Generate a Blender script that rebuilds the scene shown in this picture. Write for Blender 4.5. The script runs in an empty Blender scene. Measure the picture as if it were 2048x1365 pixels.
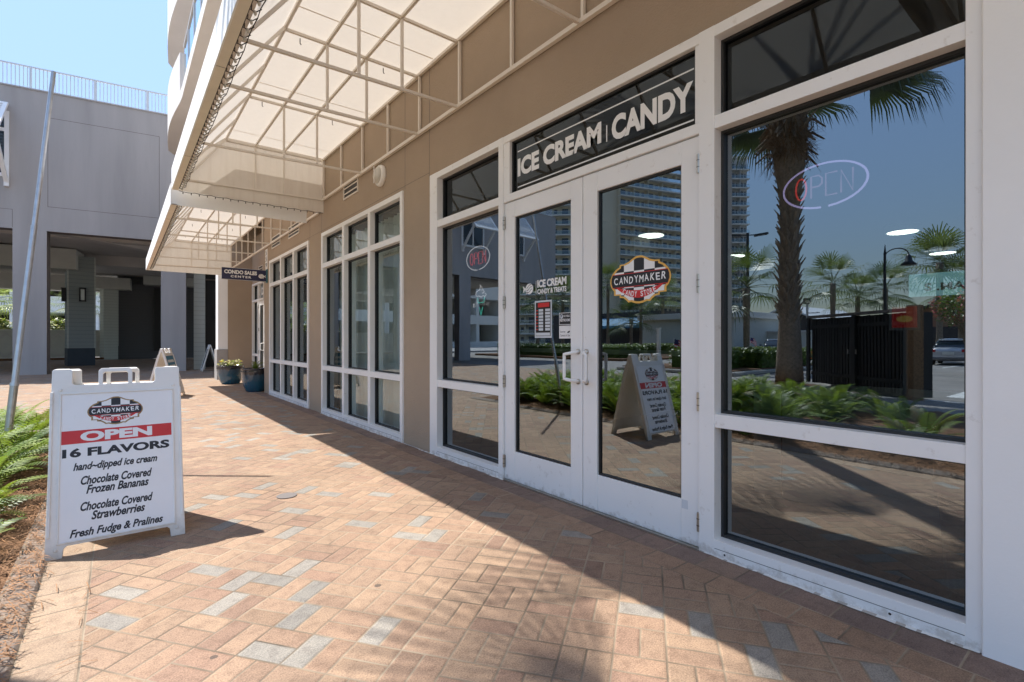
import bpy, bmesh, math, random
from mathutils import Vector, Matrix
R = math.radians
rnd = random.Random(7)
scene = bpy.context.scene
COL = scene.collection
# ------------------------------------------------------------------ camera, sky, sun, exposure
cam_d = bpy.data.cameras.new("camera"); cam = bpy.data.objects.new("camera", cam_d); COL.objects.link(cam)
cam_d.sensor_width = 36.0; cam_d.lens = 36.0 * 1000 / 2048; cam_d.clip_start = 0.05; cam_d.clip_end = 2000
cam_d.shift_y = -0.0007
cam.location = (0, 0, 1.232); cam.rotation_euler = (R(90), 0, -math.atan2(.6175, .7866))
scene.camera = cam
SUN = Vector((0.40, -0.54, -1.0)).normalized()          # direction the light travels
world = bpy.data.worlds.new("World"); scene.world = world; world.use_nodes = True
wn = world.node_tree; wn.nodes.clear()
sky = wn.nodes.new("ShaderNodeTexSky"); sky.sky_type = 'NISHITA'; sky.sun_disc = False
sky.sun_elevation = math.asin(-SUN.z); sky.sun_rotation = math.atan2(-SUN.x, -SUN.y)
sky.altitude = 0; sky.air_density = 1.0; sky.dust_density = 0.1; sky.ozone_density = 4.5
bg = wn.nodes.new("ShaderNodeBackground"); bg.inputs[1].default_value = 0.15
wo = wn.nodes.new("ShaderNodeOutputWorld")
# soft highlight roll-off of the sky radiance (a clear summer sky with thin haze), the same for every ray
def wmath(op, x, y):
    nd = wn.nodes.new("ShaderNodeMath"); nd.operation = op
    for s_, v in zip(nd.inputs, (x, y)):
        if isinstance(v, bpy.types.NodeSocket): wn.links.new(v, s_)
        else: s_.default_value = v
    return nd.outputs[0]
bw_ = wn.nodes.new("ShaderNodeRGBToBW"); wn.links.new(sky.outputs[0], bw_.inputs[0])
roll = wmath('DIVIDE', 1.50, wmath('ADD', bw_.outputs[0], 0.08))
vs_ = wn.nodes.new("ShaderNodeVectorMath"); vs_.operation = 'SCALE'; wn.links.new(sky.outputs[0], vs_.inputs[0]); wn.links.new(roll, vs_.inputs['Scale'])
hsv = wn.nodes.new("ShaderNodeHueSaturation"); hsv.inputs['Saturation'].default_value = 1.02
wb_ = wn.nodes.new("ShaderNodeVectorMath"); wb_.operation = 'MULTIPLY'; wb_.inputs[1].default_value = (1.0, 0.85, 0.74); wn.links.new(vs_.outputs[0], wb_.inputs[0]); wn.links.new(wb_.outputs[0], hsv.inputs['Color'])
wn.links.new(hsv.outputs[0], bg.inputs[0]); wn.links.new(bg.outputs[0], wo.inputs[0])
sun_d = bpy.data.lights.new("sun", 'SUN'); sun_d.energy = 2.0; sun_d.angle = R(0.53); sun_d.color = (1.0, 0.96, 0.90)
sun = bpy.data.objects.new("sun", sun_d); COL.objects.link(sun)
sun.rotation_euler = SUN.to_track_quat('-Z', 'Y').to_euler(); sun.location = (-20, 27, 50)
scene.view_settings.view_transform = 'Standard'; scene.view_settings.look = 'None'
scene.view_settings.exposure = 2.12; scene.view_settings.gamma = 1.0
scene.render.engine = 'CYCLES'
cy = scene.cycles
cy.use_denoising = True; cy.max_bounces = 10; cy.diffuse_bounces = 6; cy.glossy_bounces = 4
cy.transparent_max_bounces = 12; cy.transmission_bounces = 6; cy.caustics_reflective = False; cy.caustics_refractive = False
cy.sample_clamp_indirect = 6.0
# ------------------------------------------------------------------ node helpers and materials
class NT:
    def __init__(s, name):
        s.m = bpy.data.materials.new(name); s.m.use_nodes = True; s.t = s.m.node_tree; s.t.nodes.clear()
        s.out = s.n("ShaderNodeOutputMaterial")
    def n(s, typ, **kw):
        nd = s.t.nodes.new(typ)
        for k, v in kw.items(): setattr(nd, k, v)
        return nd
    def put(s, sock, v):
        if isinstance(v, bpy.types.NodeSocket): s.t.links.new(v, sock)
        elif v is not None:
            if isinstance(v, (tuple, list)) and len(v) == 3 and sock.type == 'RGBA': v = (*v, 1)
            sock.default_value = v
    def math(s, op, a, b=0.0, c=None, clamp=False):
        nd = s.n("ShaderNodeMath", operation=op); nd.use_clamp = clamp
        s.put(nd.inputs[0], a); s.put(nd.inputs[1], b)
        if c is not None: s.put(nd.inputs[2], c)
        return nd.outputs[0]
    def mix(s, f, a, b, blend='MIX'):
        nd = s.n("ShaderNodeMix", data_type='RGBA', blend_type=blend)
        s.put(nd.inputs[0], f); s.put(nd.inputs[6], a); s.put(nd.inputs[7], b)
        return nd.outputs[2]
    def fmix(s, f, a, b):
        nd = s.n("ShaderNodeMix", data_type='FLOAT')
        s.put(nd.inputs[0], f); s.put(nd.inputs[2], a); s.put(nd.inputs[3], b)
        return nd.outputs[0]
    def pos(s):
        return s.n("ShaderNodeNewGeometry").outputs['Position']
    def noise(s, vec, scale, detail=4.0, rough=0.6):
        nd = s.n("ShaderNodeTexNoise"); s.put(nd.inputs['Vector'], vec)
        nd.inputs['Scale'].default_value = scale; nd.inputs['Detail'].default_value = detail; nd.inputs['Roughness'].default_value = rough
        return nd.outputs[0]
    def ramp(s, f, stops, interp='LINEAR'):
        nd = s.n("ShaderNodeValToRGB"); nd.color_ramp.interpolation = interp; s.put(nd.inputs[0], f)
        e = nd.color_ramp.elements
        while len(e) < len(stops): e.new(0.5)
        for el, (p, c) in zip(e, stops):
            el.position = p; el.color = (*c, 1) if len(c) == 3 else c
        return nd.outputs[0]
    def rng(s, f, a, b, c=0.0, d=1.0):
        nd = s.n("ShaderNodeMapRange"); s.put(nd.inputs[0], f)
        for i, v in enumerate((a, b, c, d)): nd.inputs[i + 1].default_value = v
        return nd.outputs[0]
    def bump(s, h, strength=0.3, dist=0.01):
        nd = s.n("ShaderNodeBump"); s.put(nd.inputs['Height'], h)
        nd.inputs['Strength'].default_value = strength; nd.inputs['Distance'].default_value = dist
        return nd.outputs[0]
    def bsdf(s, col, rough=0.6, metal=0.0, normal=None, spec=0.5, emit=None, estr=0.0, coat=0.0):
        nd = s.n("ShaderNodeBsdfPrincipled")
        s.put(nd.inputs['Base Color'], col); s.put(nd.inputs['Roughness'], rough); s.put(nd.inputs['Metallic'], metal)
        s.put(nd.inputs['Specular IOR Level'], spec); s.put(nd.inputs['Coat Weight'], coat)
        if normal is not None: s.put(nd.inputs['Normal'], normal)
        if emit is not None: s.put(nd.inputs['Emission Color'], emit); s.put(nd.inputs['Emission Strength'], estr)
        return nd.outputs[0]
    def done(s, sh):
        s.t.links.new(sh, s.out.inputs[0]); return s.m
def mat(name, col, rough=0.6, var=0.12, scale=3.0, bump=0.0, bscale=60.0, metal=0.0, spec=0.5, coat=0.0, bdist=0.004, streak=False):
    t = NT(name); p = t.pos()
    if streak:
        mp = t.n("ShaderNodeMapping"); t.put(mp.inputs[0], p); mp.inputs['Scale'].default_value = (3, 3, 0.35); pv = mp.outputs[0]
    else: pv = p
    f = t.noise(pv, scale, 5.0)
    lo = tuple(c * (1 - var) for c in col); hi = tuple(min(1, c * (1 + var)) for c in col)
    c = t.mix(t.rng(f, 0.3, 0.7), lo, hi)
    nrm = t.bump(t.noise(p, bscale, 3.0), bump, bdist) if bump else None
    return t.done(t.bsdf(c, rough, metal, nrm, spec, coat=coat))
def emis(name, col, s):
    t = NT(name); e = t.n("ShaderNodeEmission"); t.put(e.inputs[0], col); e.inputs[1].default_value = s
    return t.done(e.outputs[0])
M = {}
M['white_frame'] = mat('white_frame', (.86, .855, .84), .38, .03, 2.0)
def frame_mat():
    t = NT('white_frame_paint'); p = t.pos(); sp = t.n("ShaderNodeSeparateXYZ"); t.put(sp.inputs[0], p)
    n1 = t.noise(p, 14, 5, .7); low = t.rng(sp.outputs[2], .0, .07, 1.0, 0.0)
    d = t.math('MULTIPLY', t.rng(t.math('ADD', n1, t.math('MULTIPLY', low, .30)), .62, .80), .55)
    sc = t.math('MULTIPLY', t.rng(t.noise(p, 55, 4, .8), .72, .80), .25)
    c = t.mix(t.math('MAXIMUM', d, sc), t.mix(t.rng(t.noise(p, 2, 3), .3, .7), (.84, .835, .825), (.88, .875, .865)), (.42, .37, .31))
    return t.done(t.bsdf(c, t.fmix(n1, .32, .5), 0, t.bump(t.noise(p, 30, 2), .04, .002), .5))
M['white_frame'] = frame_mat()
M['white_wall'] = mat('white_wall', (.87, .87, .865), .55, .03, 1.2, .15, 90)
M['taupe'] = mat('taupe_stucco', (.395, .305, .222), .9, .07, .9, .7, 85, bdist=.008)
M['grey_stucco'] = mat('grey_stucco', (.40, .38, .37), .9, .10, .5, .4, 40, streak=True)
M['grey_dark'] = mat('grey_reveal', (.17, .15, .14), .9, .06)
M['condo'] = mat('condo_paint', (.72, .68, .64), .8, .05, .8)
M['rail_blue'] = mat('railing_paint', (.62, .66, .70), .4, .04)
M['gasket'] = mat('dark_gasket', (.02, .021, .022), .5, .1)
M['black'] = mat('black_paint', (.012, .012, .013), .45, .1)
M['steel'] = mat('brushed_steel', (.48, .45, .40), .35, .1, 20, metal=.9)
M['galv'] = mat('galvanised_pole', (.55, .56, .58), .34, .14, 9, metal=.75)
M['white_plastic'] = mat('white_plastic', (.80, .77, .72), .42, .06, 5)
M['sign_face'] = mat('corrugated_board', (.84, .83, .82), .5, .02)
def board_mat(name, col, dirt):
    t = NT(name); p = t.pos(); sp = t.n("ShaderNodeSeparateXYZ"); t.put(sp.inputs[0], p)
    mp = t.n("ShaderNodeMapping"); t.put(mp.inputs[0], p); mp.inputs['Scale'].default_value = (1, 1, .25)
    sc = t.rng(t.noise(mp.outputs[0], 26, 5, .8), .60, .74); sm = t.rng(t.noise(p, 4, 4, .6), .45, .8); low = t.rng(t.math('ADD', sp.outputs[2], t.math('MULTIPLY', t.noise(p, 30, 3), -.12)), -.06, .06, 1.0, 0.0)
    d = t.math('ADD', t.math('MULTIPLY', sc, .30*dirt), t.math('ADD', t.math('MULTIPLY', sm, .22*dirt), t.math('MULTIPLY', low, .5*dirt)), clamp=True)
    return t.done(t.bsdf(t.mix(d, col, (.40, .35, .28)), t.fmix(sc, .38, .6), 0, t.bump(t.noise(p, 55, 3), .05, .002), .5))
M['white_plastic'] = board_mat('white_plastic', (.84, .815, .765), 1.0)
M['sign_face'] = board_mat('corrugated_board', (.87, .862, .855), .35)
M['bulb'] = mat('frosted_bulb', (.6, .57, .5), .3, .1)
M['wire'] = mat('black_wire', (.03, .026, .022), .6, .1)
M['ink'] = mat('black_ink', (.018, .018, .022), .5, .05)
M['vinyl'] = mat('white_vinyl', (.86, .85, .84), .5, .03)
M['vinyl_red'] = mat('red_vinyl', (.62, .03, .03), .45, .05)
M['vinyl_gold'] = mat('gold_vinyl', (.80, .45, .10), .45, .05)
M['vinyl_gold_dull'] = mat('bronze_print', (.35, .22, .08), .5, .05)
M['navy'] = mat('navy_sign_paint', (.022, .024, .075), .4, .08)
M['teal_bracket'] = mat('teal_bracket_paint', (.05, .16, .2), .45, .1)
M['soil'] = mat('potting_soil', (.035, .025, .018), .95, .3, 20, .6, 60)
M['kerb'] = mat('concrete_kerb', (.36, .34, .31), .9, .12, 4, .3, 60)
M['concrete'] = mat('concrete', (.33, .315, .30), .9, .12, 2, .3, 40)
M['asphalt'] = mat('asphalt', (.23, .215, .20), .93, .2, .7, .5, 120)
M['paint_white'] = mat('road_paint', (.62, .62, .6), .8, .12, 6)
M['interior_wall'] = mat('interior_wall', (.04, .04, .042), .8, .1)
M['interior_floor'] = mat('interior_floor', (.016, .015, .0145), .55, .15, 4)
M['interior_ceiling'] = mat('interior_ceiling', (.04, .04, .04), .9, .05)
M['counter'] = mat('blue_grey_shiplap', (.40, .50, .53), .5, .05, 3)
M['cabinet'] = mat('dark_cabinet', (.012, .0115, .011), .6, .2, 8)
M['green'] = mat('green_plastic', (.03, .35, .05), .4, .1)
M['cream'] = mat('cream_panel', (.58, .58, .52), .75, .05)
M['ceil_grey'] = mat('plaza_soffit', (.60, .57, .54), .9, .08, 1.0)
M['navy_base'] = mat('slate_base_paint', (.045, .06, .075), .7, .1)
M['tan_tower'] = mat('tan_tower', (.62, .55, .41), .85, .06, .1)
M['grey_tower'] = mat('grey_tower', (.55, .53, .50), .85, .05, .1)
M['tower_white'] = mat('tower_balcony', (.72, .69, .62), .8, .05, .2)
M['red_brick'] = mat('red_paint', (.30, .06, .04), .8, .1)
M['brown_gable'] = mat('terracotta_gable', (.33, .16, .10), .85, .1)
M['roof_white'] = mat('white_metal_roof', (.68, .68, .66), .5, .04)
M['roof_dark'] = mat('dark_roof', (.06, .05, .045), .8, .2)
M['glass_dark'] = mat('dark_glass', (.02, .03, .04), .08, .1, 1, spec=.8)
M['glass_tower'] = mat('tower_glass', (.05, .07, .09), .15, .2, .4)
M['silver'] = mat('silver_car_paint', (.52, .52, .53), .25, .03, 3, metal=.3, coat=.8)
M['blue_car'] = mat('dark_car_paint', (.03, .04, .06), .25, .03, 3, metal=.3, coat=.8)
M['car_white'] = mat('white_car_paint', (.66, .66, .65), .25, .03, 3, coat=.8)
M['tail'] = mat('tail_light_red', (.45, .012, .012), .15, .1, 8)
M['rubber'] = mat('tyre_rubber', (.015, .015, .015), .85, .2)
M['rim'] = mat('alloy_rim', (.4, .4, .41), .3, .05, metal=.8)
M['trunk'] = mat('palm_bark', (.26, .20, .145), .95, .35, 14, .6, 40, bdist=.02)
M['thatch'] = mat('dry_thatch', (.22, .125, .06), .95, .4, 20)
M['blue_awning'] = mat('blue_shop_awning', (.05, .2, .33), .7, .1)
M['orange'] = mat('orange_cone', (.7, .13, .02), .6, .1)
M['flag_red'] = mat('flag_red', (.5, .03, .04), .8, .05)
M['flag_navy'] = mat('flag_navy', (.03, .035, .13), .8, .05)
M['flag_white'] = mat('flag_white', (.75, .75, .75), .8, .03)
M['curtain'] = mat('grey_curtain', (.78, .82, .76), .85, .08, 3)
M['neon_white'] = emis('neon_white', (.62, .50, .95), .26)
M['neon_pink'] = emis('neon_pink', (.55, .30, .45), .15)
M['neon_dim'] = emis('neon_dim', (.75, .62, .75), .5)
M['neon_red'] = emis('neon_red', (1.0, .05, .04), .25)
M['neon_pale'] = emis('neon_pale', (.9, .82, .85), .24)
M['neon_teal'] = emis('neon_teal', (.1, .95, .75), .26)
M['lamp_disc'] = emis('lamp_disc', (.93, 1.0, .88), 1.8)
M['light_box'] = emis('light_box', (.35, .75, .85), .16)
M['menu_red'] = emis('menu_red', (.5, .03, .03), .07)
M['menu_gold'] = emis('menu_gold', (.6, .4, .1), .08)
def leaf_mat(name, a, b, trans=.35, rough=.45, scale=9):
    t = NT(name); f = t.noise(t.pos(), scale, 3.0)
    c = t.mix(t.rng(f, .3, .7), a, b)
    tr = t.n("ShaderNodeBsdfTranslucent"); t.put(tr.inputs[0], t.mix(.5, c, (.3, .4, .05)))
    mx = t.n("ShaderNodeMixShader"); mx.inputs[0].default_value = trans
    t.t.links.new(t.bsdf(c, rough), mx.inputs[1]); t.t.links.new(tr.outputs[0], mx.inputs[2])
    return t.done(mx.outputs[0])
M['fern'] = leaf_mat('fern_leaf', (.10, .20, .01), (.27, .36, .022), .38, .6)
M['fern_dark'] = leaf_mat('fern_leaf_deep', (.045, .10, .014), (.11, .19, .025))
M['fern_dry'] = leaf_mat('fern_leaf_dry', (.16, .12, .05), (.26, .2, .09))
M['palm_leaf'] = leaf_mat('palm_leaf', (.05, .085, .025), (.10, .14, .05), .25)
M['palm_leaf2'] = leaf_mat('palm_leaf_pale', (.09, .12, .045), (.18, .20, .08), .3)
M['palm_backlit'] = leaf_mat('palm_leaf_backlit', (.022, .04, .012), (.045, .07, .02), .08)  # backlit silhouette of the mirrored crown put into a darker leaf colour
M['hedge'] = leaf_mat('hedge_leaf', (.04, .08, .012), (.12, .19, .03), .25)
M['flower_pale'] = leaf_mat('pale_blossom', (.65, .55, .3), (.75, .72, .55))
M['flower_gold'] = leaf_mat('gold_blossom', (.65, .33, .03), (.7, .45, .06))
M['flower_pink'] = leaf_mat('pink_blossom', (.5, .06, .1), (.6, .12, .16))
M['lime'] = leaf_mat('lime_leaf', (.25, .32, .03), (.4, .45, .1), .4)
def awning_mat(name='cream_awning_fabric', trans=.31):
    t = NT(name); p = t.pos()
    mp = t.n("ShaderNodeMapping"); t.put(mp.inputs[0], p); mp.inputs['Scale'].default_value = (6, 6, .5)
    st = t.rng(t.noise(mp.outputs[0], 2.0, 4.0), .45, .75)
    c = t.mix(t.math('MULTIPLY', st, .22 if trans > .3 else .55), (.70, .65, .58), (.55, .48, .40))
    b = t.bump(t.math('ADD', t.noise(p, 45, 3), t.math('MULTIPLY', t.noise(p, 2.2, 3), 14.0)), .22, .006)
    d = t.bsdf(c, .8, 0, b, .2)
    tr = t.n("ShaderNodeBsdfTranslucent"); t.put(tr.inputs[0], (.80, .735, .65, 1))
    mx = t.n("ShaderNodeMixShader"); mx.inputs[0].default_value = trans
    t.t.links.new(d, mx.inputs[1]); t.t.links.new(tr.outputs[0], mx.inputs[2])
    return t.done(mx.outputs[0])
M['awning'] = awning_mat(); M['awning_end'] = awning_mat('cream_awning_end_fabric', .18)
M['awning_frame'] = mat('awning_frame_paint', (.74, .68, .60), .5, .05)
M['fascia'] = mat('white_fascia_fabric', (.90, .89, .87), .7, .03, 1.5, .1, 60)
M['fascia_soffit'] = mat('cream_hem', (.80, .73, .63), .75, .06, 4)
def glass_mat(name, tint, refl):
    t = NT(name)
    wob = t.bump(t.noise(t.pos(), 1.1, 2.0), .02, .02)
    g = t.n("ShaderNodeBsdfGlossy"); t.put(g.inputs[0], (.82, .93, 1.0, 1)); g.inputs['Roughness'].default_value = 0.0
    t.put(g.inputs['Normal'], wob)
    tr = t.n("ShaderNodeBsdfTransparent"); t.put(tr.inputs[0], (*tint, 1))
    fr = t.n("ShaderNodeFresnel"); fr.inputs[0].default_value = 1.45
    f = t.math('ADD', t.math('MULTIPLY', fr.outputs[0], .9), refl, clamp=True)
    mx = t.n("ShaderNodeMixShader"); t.put(mx.inputs[0], f)
    t.t.links.new(tr.outputs[0], mx.inputs[1]); t.t.links.new(g.outputs[0], mx.inputs[2])
    return t.done(mx.outputs[0])
M['glass'] = glass_mat('tinted_window_glass', (.32, .35, .345), .235)
M['glass_clear'] = glass_mat('clear_window_glass', (.90, .94, .91), .12)
M['glass_transom'] = glass_mat('dark_transom_glass', (.30, .29, .28), .02)
M['glass_rail'] = glass_mat('pale_railing_glass', (.75, .88, .95), .10)
def paver_mat(name, mode, palette, cell=.203, ang=36.5, lx=.2, ly=.2, x0=0.0, mortar=(.38, .30, .21)):
    t = NT(name); p = t.pos()
    sp = t.n("ShaderNodeSeparateXYZ"); t.put(sp.inputs[0], p); x, y = sp.outputs[0], sp.outputs[1]
    wob = t.math('MULTIPLY', t.math('SUBTRACT', t.noise(p, 9, 2), .5), .006)
    if mode == 'basket':
        ca, sa = math.cos(R(ang)), math.sin(R(ang))
        u = t.math('ADD', t.math('MULTIPLY', x, ca / cell), t.math('MULTIPLY', y, sa / cell))
        v = t.math('SUBTRACT', t.math('MULTIPLY', y, ca / cell), t.math('MULTIPLY', x, sa / cell))
        u = t.math('ADD', u, .13); v = t.math('ADD', v, .32)
        u = t.math('ADD', u, wob); v = t.math('ADD', v, wob)
        cu, cv = t.math('FLOOR', u), t.math('FLOOR', v)
        fu, fv = t.math('FRACT', u), t.math('FRACT', v)
        par = t.math('FLOORED_MODULO', t.math('ADD', cu, cv), 2.0)
        a = t.fmix(par, fu, fv); b = t.fmix(par, fv, fu)
        b2 = t.math('MULTIPLY', b, 2.0); bi = t.math('FLOOR', b2); bf = t.math('FRACT', b2)
        da = t.math('MULTIPLY', t.math('MINIMUM', a, t.math('SUBTRACT', 1.0, a)), cell)
        db = t.math('MULTIPLY', t.math('MINIMUM', bf, t.math('SUBTRACT', 1.0, bf)), cell / 2)
        ids = (cu, cv, bi)
    else:
        u = t.math('DIVIDE', t.math('SUBTRACT', x, x0), lx); v = t.math('DIVIDE', y, ly)
        v = t.math('ADD', v, wob)
        cu, cv = t.math('FLOOR', u), t.math('FLOOR', v); fu, fv = t.math('FRACT', u), t.math('FRACT', v)
        da = t.math('MULTIPLY', t.math('MINIMUM', fu, t.math('SUBTRACT', 1.0, fu)), lx)
        db = t.math('MULTIPLY', t.math('MINIMUM', fv, t.math('SUBTRACT', 1.0, fv)), ly)
        ids = (cu, cv, 0.5)
    d = t.math('MINIMUM', da, db)
    cb = t.n("ShaderNodeCombineXYZ")
    for i in range(3): t.put(cb.inputs[i], ids[i])
    w = t.n("ShaderNodeTexWhiteNoise", noise_dimensions='3D'); t.put(w.inputs['Vector'], cb.outputs[0])
    base = t.ramp(w.outputs['Value'], palette, 'CONSTANT')
    w2 = t.n("ShaderNodeTexWhiteNoise", noise_dimensions='3D')
    vm = t.n("ShaderNodeVectorMath", operation='ADD'); t.put(vm.inputs[0], cb.outputs[0]); vm.inputs[1].default_value = (17.3, 5.1, 3.7); t.put(w2.inputs['Vector'], vm.outputs[0])
    base = t.mix(1.0, base, t.ramp(w2.outputs['Value'], [(0, (.88, .88, .88)), (1, (1.08, 1.07, 1.05))]), 'MULTIPLY')
    mott = t.rng(t.noise(p, 16, 5, .7), .3, .72)
    base = t.mix(1.0, base, t.ramp(mott, [(0, (.72, .70, .70)), (.5, (1, 1, 1)), (1, (1.1, 1.09, 1.06))]), 'MULTIPLY')
    grain = t.noise(p, 150, 4, .85)
    base = t.mix(1.0, base, t.ramp(t.rng(grain, .34, .66), [(0, (.55, .54, .53)), (.5, (1, 1, 1)), (1, (1.38, 1.36, 1.34))]), 'MULTIPLY')
    big = t.rng(t.noise(p, .8, 4), .3, .7)
    base = t.mix(1.0, base, t.ramp(big, [(0, (.86, .85, .84)), (1, (1.06, 1.05, 1.04))]), 'MULTIPLY')
    vo = t.n("ShaderNodeTexVoronoi"); t.put(vo.inputs['Vector'], p); vo.inputs['Scale'].default_value = 2.6
    spot = t.math('MULTIPLY', t.math('LESS_THAN', t.math('ADD', vo.outputs['Distance'], t.math('MULTIPLY', t.noise(p, 60, 2), .03)), .062),
                  t.math('GREATER_THAN', t.n("ShaderNodeSeparateColor").outputs[0], .35))
    sc = [nd for nd in t.t.nodes if nd.bl_idname == 'ShaderNodeSeparateColor'][0]; t.put(sc.inputs[0], vo.outputs['Color'])
    base = t.mix(t.math('MULTIPLY', spot, .75), base, (.06, .05, .045))
    jn = t.math('ADD', .0016, t.math('MULTIPLY', t.noise(p, 40, 3), .0028))
    mo = t.math('SUBTRACT', 1.0, t.math('SMOOTH_MIN', 1.0, t.math('DIVIDE', t.math('MAXIMUM', t.math('SUBTRACT', d, jn), 0.0), .0022), .1), clamp=True)
    mc = t.mix(t.rng(t.noise(p, 1.7, 4), .35, .65), tuple(c * .22 for c in mortar), mortar)
    col = t.mix(t.math('MULTIPLY', mo, .85), base, mc)
    h = t.math('ADD', t.math('MULTIPLY', t.math('MINIMUM', t.math('DIVIDE', d, .011), 1.0), 1.0), t.math('MULTIPLY', grain, .35))
    h = t.math('ADD', h, t.math('MULTIPLY', w2.outputs['Value'], .18))
    return t.done(t.bsdf(col, .82, 0, t.bump(h, .55, .006), .35))
TAN = [(0, (.345, .235, .162)), (.28, (.325, .217, .15)), (.5, (.35, .242, .165)), (.70, (.30, .194, .138)), (.80, (.33, .223, .15)), (.905, (.305, .28, .245)), (.96, (.27, .25, .22))]
M['pavers'] = paver_mat('basketweave_pavers', 'basket', TAN)
M['border_tan'] = paver_mat('tan_border_pavers', 'rect', [(0, (.31, .205, .14)), (.4, (.33, .22, .15)), (.8, (.285, .19, .13))], lx=.16, ly=.198, x0=2.325)
M['border_plum'] = paver_mat('plum_border_pavers', 'rect', [(0, (.215, .15, .122)), (.5, (.25, .175, .135)), (.8, (.195, .14, .118))], lx=.24, ly=.22, x0=2.485)
M['edge_tan'] = paver_mat('tan_edge_pavers', 'rect', [(0, (.39, .285, .20)), (.4, (.365, .265, .185)), (.8, (.41, .30, .21))], lx=.195, ly=.235, x0=-.315)
M['edge_grey'] = paver_mat('grey_edge_pavers', 'rect', [(0, (.29, .235, .195)), (.5, (.25, .205, .175))], lx=.12, ly=.22, x0=-.435)
def mulch_mat():
    t = NT('pine_straw_mulch'); p = t.pos()
    f = t.noise(p, 22, 6, .75)
    c = t.ramp(f, [(.25, (.035, .018, .009)), (.5, (.15, .072, .032)), (.75, (.28, .15, .07))])
    return t.done(t.bsdf(c, .95, 0, t.bump(f, .8, .03)))
M['mulch'] = mulch_mat()
M['straw'] = mat('pine_needle', (.30, .15, .065), .8, .45, 12)
def siding_mat(name, col, pitch):
    t = NT(name); p = t.pos(); sp = t.n("ShaderNodeSeparateXYZ"); t.put(sp.inputs[0], p)
    f = t.math('FRACT', t.math('DIVIDE', sp.outputs[2], pitch))
    c = t.mix(t.math('LESS_THAN', f, .06), col, tuple(k * .6 for k in col))
    return t.done(t.bsdf(c, .7, 0, t.bump(f, .6, .02)))
M['siding'] = siding_mat('grey_green_clapboard', (.30, .34, .33), .19)
M['siding_light'] = siding_mat('pale_clapboard', (.52, .55, .50), .19)
M['siding_dark'] = siding_mat('charcoal_clapboard', (.11, .11, .115), .19)
def pot_mat():
    t = NT('blue_glazed_ceramic'); p = t.pos(); sp = t.n("ShaderNodeSeparateXYZ"); t.put(sp.inputs[0], p)
    f = t.math('ADD', t.math('MULTIPLY', sp.outputs[2], 1.9), t.math('MULTIPLY', t.noise(p, 9, 4), .35))
    c = t.ramp(f, [(.2, (.008, .085, .16)), (.6, (.015, .10, .165)), (.95, (.05, .085, .115)), (1.0, (.03, .03, .035))])
    return t.done(t.bsdf(c, .22, 0, None, .6, coat=.5))
M['pot'] = pot_mat()
M['petiole'] = mat('palm_petiole', (.13, .15, .05), .6, .2, 6)
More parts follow.
